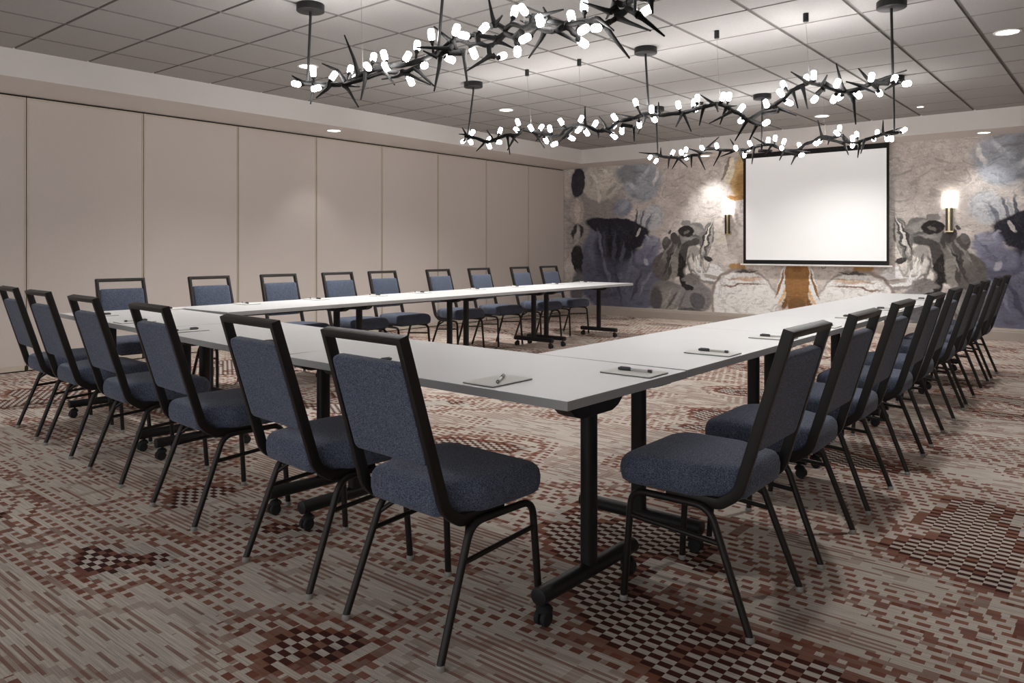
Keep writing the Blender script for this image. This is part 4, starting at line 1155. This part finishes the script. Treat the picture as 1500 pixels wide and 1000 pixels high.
def place_pad(x, y, rz, who, jit):
    global pad0, pen0
    l1 = 'white notepad on the table before the ' + who
    l2 = 'white pen on the notepad of the ' + who
    z = ZT + .0004
    q = Matrix.Rotation(rz, 3, 'Z') @ Vector((.012, .0, 0))
    if pad0 is None:
        pad0 = make_pad(l1); pad0.location = (x, y, z); pad0.rotation_euler = (0, 0, rz)
        pen0 = make_pen(l2); pen0.location = (x + q.x, y + q.y, z + .0054); pen0.rotation_euler = (0, 0, rz + jit)
    else:
        dup(pad0, (x, y, z), rz, l1)
        dup(pen0, (x + q.x, y + q.y, z + .0054), rz + jit, l2)
nw = ['far left near-row chair', 'second near-row chair from the left', 'third near-row chair from the left', 'fourth near-row chair from the left', 'fifth near-row chair from the left', 'closest near-row chair']
def nedge(x):
    pts = [(-5.975, 2.146), (-4.42, 2.029), (-2.885, 1.908), (-1.334, 1.885)]
    for (x0, y0), (x1, y1) in zip(pts, pts[1:]):
        if x <= x1: return y0 + (y1 - y0) * (x - x0) / (x1 - x0)
for i, (x, y, a) in enumerate(NEAR):
    px = x + .03
    place_pad(px, nedge(px) + .128, math.radians(a if i < 5 else -1), nw[i], math.radians(32 if i == 5 else random.uniform(-12, 12) - 4))
rw = ['nearest right-row chair'] + [ORD[i] + ' right-row chair from the camera' for i in range(1, 8)] + ['farthest right-row chair']
for i, (x, y, a) in enumerate(RIGHT):
    place_pad(-1.330 - .007 * (y - 2.66) - .122, y, math.radians(90 + a), rw[i], math.radians(random.uniform(-4, 4) + 5))
lw = ['first partition-wall chair from the left'] + [ORD[i] + ' partition-wall chair from the left' for i in range(1, 8)] + ['last partition-wall chair by the corner']
for i, (x, y) in enumerate(LEFT):
    X = -5.140 - .0237 * (y - 2.945) - .77
    place_pad(X + .128, y + (.07 if i == 0 else 0), math.radians(-91.3), lw[i], math.radians(random.uniform(-10, 10)))

# ------------------------------------------------------------------ projection screen
SY = 11.62
t = thing('projection_screen', 'large white pull-down projection screen with black border before the mural', 'screen', (-3.765, SY, .93))
ox, oz = -3.765, .93
bm = bmesh.new()
x0, x1, z0, z1 = -4.826 - ox, -2.700 - ox, .962 - oz, 2.700 - oz
wx0, wx1, wz0, wz1 = -4.783 - ox, -2.735 - ox, 1.030 - oz, 2.625 - oz
for b in ((x0, wx0, z0, z1), (wx1, x1, z0, z1), (wx0, wx1, z0, wz0), (wx0, wx1, wz1, z1)):
    box(bm, b[0], b[1], -.0015, .0015, b[2], b[3])
obj('black_border', bm, M['screen_black'], t)
bm = bmesh.new(); box(bm, wx0, wx1, -.0012, .0012, wz0, wz1)
obj('white_surface', bm, M['screen'], t)
bm = bmesh.new()
sweep(bm, [Vector((x0 - .045, 0, z0 - .008)), Vector((x1 + .045, 0, z0 - .008))], rrect(.022, .026, .008, 3), up=(0, 0, 1))
obj('bottom_bar', bm, M['white_metal'], t, smooth=40)
bm = bmesh.new()
sweep(bm, fillet([Vector((-.03 + .17, 0, z0 - .02)), Vector((-.025 + .17, 0, z0 - .045)), Vector((.025 + .17, 0, z0 - .045)), Vector((.03 + .17, 0, z0 - .02))], [.01, .01], 4), circ(.004, 8), up=(0, 1, 0))
obj('pull_handle', bm, M['rubber'], t, smooth=40)

# ------------------------------------------------------------------ wall sconces
def sconce(x, label):
    t = thing('wall_sconce', label, 'wall lamp', (x, YB, 1.40), 0, 'wall sconces')
    bm = bmesh.new(); box(bm, -.05, .05, -.022, 0, .03, .085, .003)
    box(bm, -.062, .062, -.016, 0, .335, .372, .003)
    obj('wall_plate', bm, M['brass'], t)
    for s in (-1, 1):
        bm = bmesh.new(); box(bm, s * .030 - .011, s * .030 + .011, -.055, -.034, .04, .40, .002)
        obj('bar', bm, M['dark_rod'], t)
    bm = bmesh.new(); box(bm, -.014, .014, -.050, -.020, .035, .40, .002)
    obj('brass_post', bm, M['brass'], t)
    bm = bmesh.new(); box(bm, -.052, .052, -.064, -.020, .028, .046, .002)
    obj('foot_block', bm, M['brass'], t)
    bm = bmesh.new()
    n = 28
    outer = [(.092 * math.cos(PI * q / n), -.105 * math.sin(PI * q / n) - .012) for q in range(n + 1)]
    inner = [(.089 * math.cos(PI * q / n), -.102 * math.sin(PI * q / n) - .012) for q in range(n + 1)]
    loop = outer + inner[::-1]
    for zz in (.355,):
        a = [bm.verts.new((p, q, zz)) for p, q in loop]; b = [bm.verts.new((p, q, zz + .185)) for p, q in loop]
        m = len(loop)
        for q in range(m): bm.faces.new((a[q], a[(q + 1) % m], b[(q + 1) % m], b[q]))
        for q in range(n):
            bm.faces.new((a[q], a[q + 1], a[m - 2 - q], a[m - 1 - q])); bm.faces.new((b[q], b[q + 1], b[m - 2 - q], b[m - 1 - q]))
    obj('lamp_shade', bm, M['shade'], t, smooth=40)
    L = bpy.data.lights.new('sconce_lamp', 'POINT'); L.energy = .45; L.color = (1, .93, .83); L.shadow_soft_size = .03
    lo = bpy.data.objects.new('sconce_lamp', L); COL.objects.link(lo); lo.parent = t; lo.location = (0, -.055, .45)
sconce(-5.13, 'lit wall sconce left of the projection screen on the mural')
sconce(-1.975, 'lit wall sconce right of the projection screen on the mural')

# ------------------------------------------------------------------ thorny chandeliers
def taper(bm, pts, radii, n=8):
    """a smooth tapered limb through points"""
    P = [Vector(p) for p in pts]
    cum = [0]
    for a, b in zip(P, P[1:]): cum.append(cum[-1] + (b - a).length)
    if cum[-1] < 1e-4: return
    up = Vector((.31, .87, .38))
    prof = circ(1.0, n)
    sweep(bm, P, prof, up=up, scale=radii)

def smooth_poly(pts, sub=3):
    P = [Vector(p) for p in pts]
    if len(P) < 3: return P
    out = []
    for i in range(len(P) - 1):
        p0 = P[max(i - 1, 0)]; p1 = P[i]; p2 = P[i + 1]; p3 = P[min(i + 2, len(P) - 1)]
        for q in range(sub):
            s = q / sub
            out.append(.5 * ((2 * p1) + (p2 - p0) * s + (2 * p0 - 5 * p1 + 4 * p2 - p3) * s * s + (3 * p1 - p0 - 3 * p2 + p3) * s ** 3))
    out.append(P[-1])
    return out

def chandelier(c, label):
    xs = [r[0] for r in c['rods']]
    O = Vector((xs[1], c['Y'], ZC))
    t = thing('chandelier', label, 'chandelier', O, 0, 'thorny branch chandeliers')
    bm = bmesh.new()
    for si, s in enumerate(c['strands']):
        P = [p - O for p in smooth_poly(s)]
        n = len(P)
        rad = []
        for i in range(n):
            r = .0150 if si == 0 else .0130
            r *= 1 + .28 * math.sin(i * 1.05 + si) ** 2
            e = min(i, n - 1 - i) / 3.0
            if si and e < 1: r *= 1.25 - .25 * e
            rad.append(r)
        taper(bm, P, rad, 9)
    for nr, b, tip in c['spikes']:
        n_, b_, t_ = Vector(nr) - O, Vector(b) - O, Vector(tip) - O
        if (t_ - n_).length < .02: continue
        pts = []
        steps = 9
        for q in range(steps + 1):
            s = q / steps
            # leaves the stem smoothly, then runs straight to the point
            k = min(1, s / .3)
            m = n_ + (b_ - n_) * k
            pts.append(m + (t_ - m) * (s ** 1.1))
        rad = [  .0046 + .0110 * (1 - q / steps) ** 1.0 + .0065 * max(0, 1 - q / 2.2) ** 1.5 for q in range(steps + 1)]
        taper(bm, pts, rad, 8)
    stems = []
    dirs = []
    for nr, q in c['bulbs']:
        n_, q_ = Vector(nr) - O, Vector(q) - O
        d = q_ - n_
        if d.length < .03: d = Vector((random.uniform(-.4, .4), random.choice((-.6, .6)), random.uniform(.2, 1))) * .05
        d.normalize()
        d = (d + Vector((0, 0, .25))).normalized()
        base = q_ - d * .034
        steps = 5
        pts = [n_ + (base - n_) * (s / steps) for s in range(steps + 1)]
        if (base - n_).length > .008:
            taper(bm, pts, [.012 - .004 * math.sin(PI * s / steps) for s in range(steps + 1)], 8)
        lathe(bm, [(.008, -.012), (.0145, -.008), (.0155, .0), (.0150, .006), (.010, .007)], 12, base, d)
        dirs.append((base, d))
    obj('branch', bm, M['bronze'], t, smooth=45)
    for base, d in dirs:
        bm = bmesh.new()
        lathe(bm, [(.012, .006), (.0165, .009), (.0192, .014), (.0200, .022), (.0200, .058), (.0185, .065), (.0145, .070), (.008, .0725), (0, .073)], 14, base, d)
        obj('bulb', bm, M['bulb'], t, smooth=True)
    for X, Y, sy, sz in c['rods']:
        a = Vector((X, Y, ZC)) - O; b = Vector((X, sy, sz)) - O
        bm = bmesh.new()
        lathe(bm, [(.094, -.052), (.098, -.049), (.098, -.003), (.096, 0)], 36, (a.x, a.y, 0))
        obj('canopy', bm, M['black'], t, smooth=40)
        bm = bmesh.new()
        sweep(bm, [Vector((a.x, a.y, -.05)), Vector((a.x, a.y, -.09)), Vector((b.x, b.y, b.z + .005))], circ(.0095, 12), up=(0, 1, 0))
        obj('rod', bm, M['black'], t, smooth=40)
    for X, Y, sy, sz in c['cables']:
        a = Vector((X, Y, ZC)) - O; b = Vector((X, sy, sz)) - O
        bm = bmesh.new()
        lathe(bm, [(.018, -.062), (.020, -.059), (.020, 0)], 16, (a.x, a.y, 0))
        an = obj('cable_anchor', bm, M['black'], t, smooth=40)
        bm = bmesh.new()
        sweep(bm, [Vector((a.x, a.y, -.06)), Vector((b.x, b.y, b.z))], circ(.0012, 6), up=(0, 1, 0))
        obj('cable', bm, M['cable'], t, smooth=40)
    return t
chandelier(CHAND[0], 'thorny black branch chandelier nearest the camera, running off the top edge')
chandelier(CHAND[1], 'long thorny black branch chandelier in the middle, hung over the tables')
chandelier(CHAND[2], 'farthest thorny black branch chandelier, crossing the top of the screen')
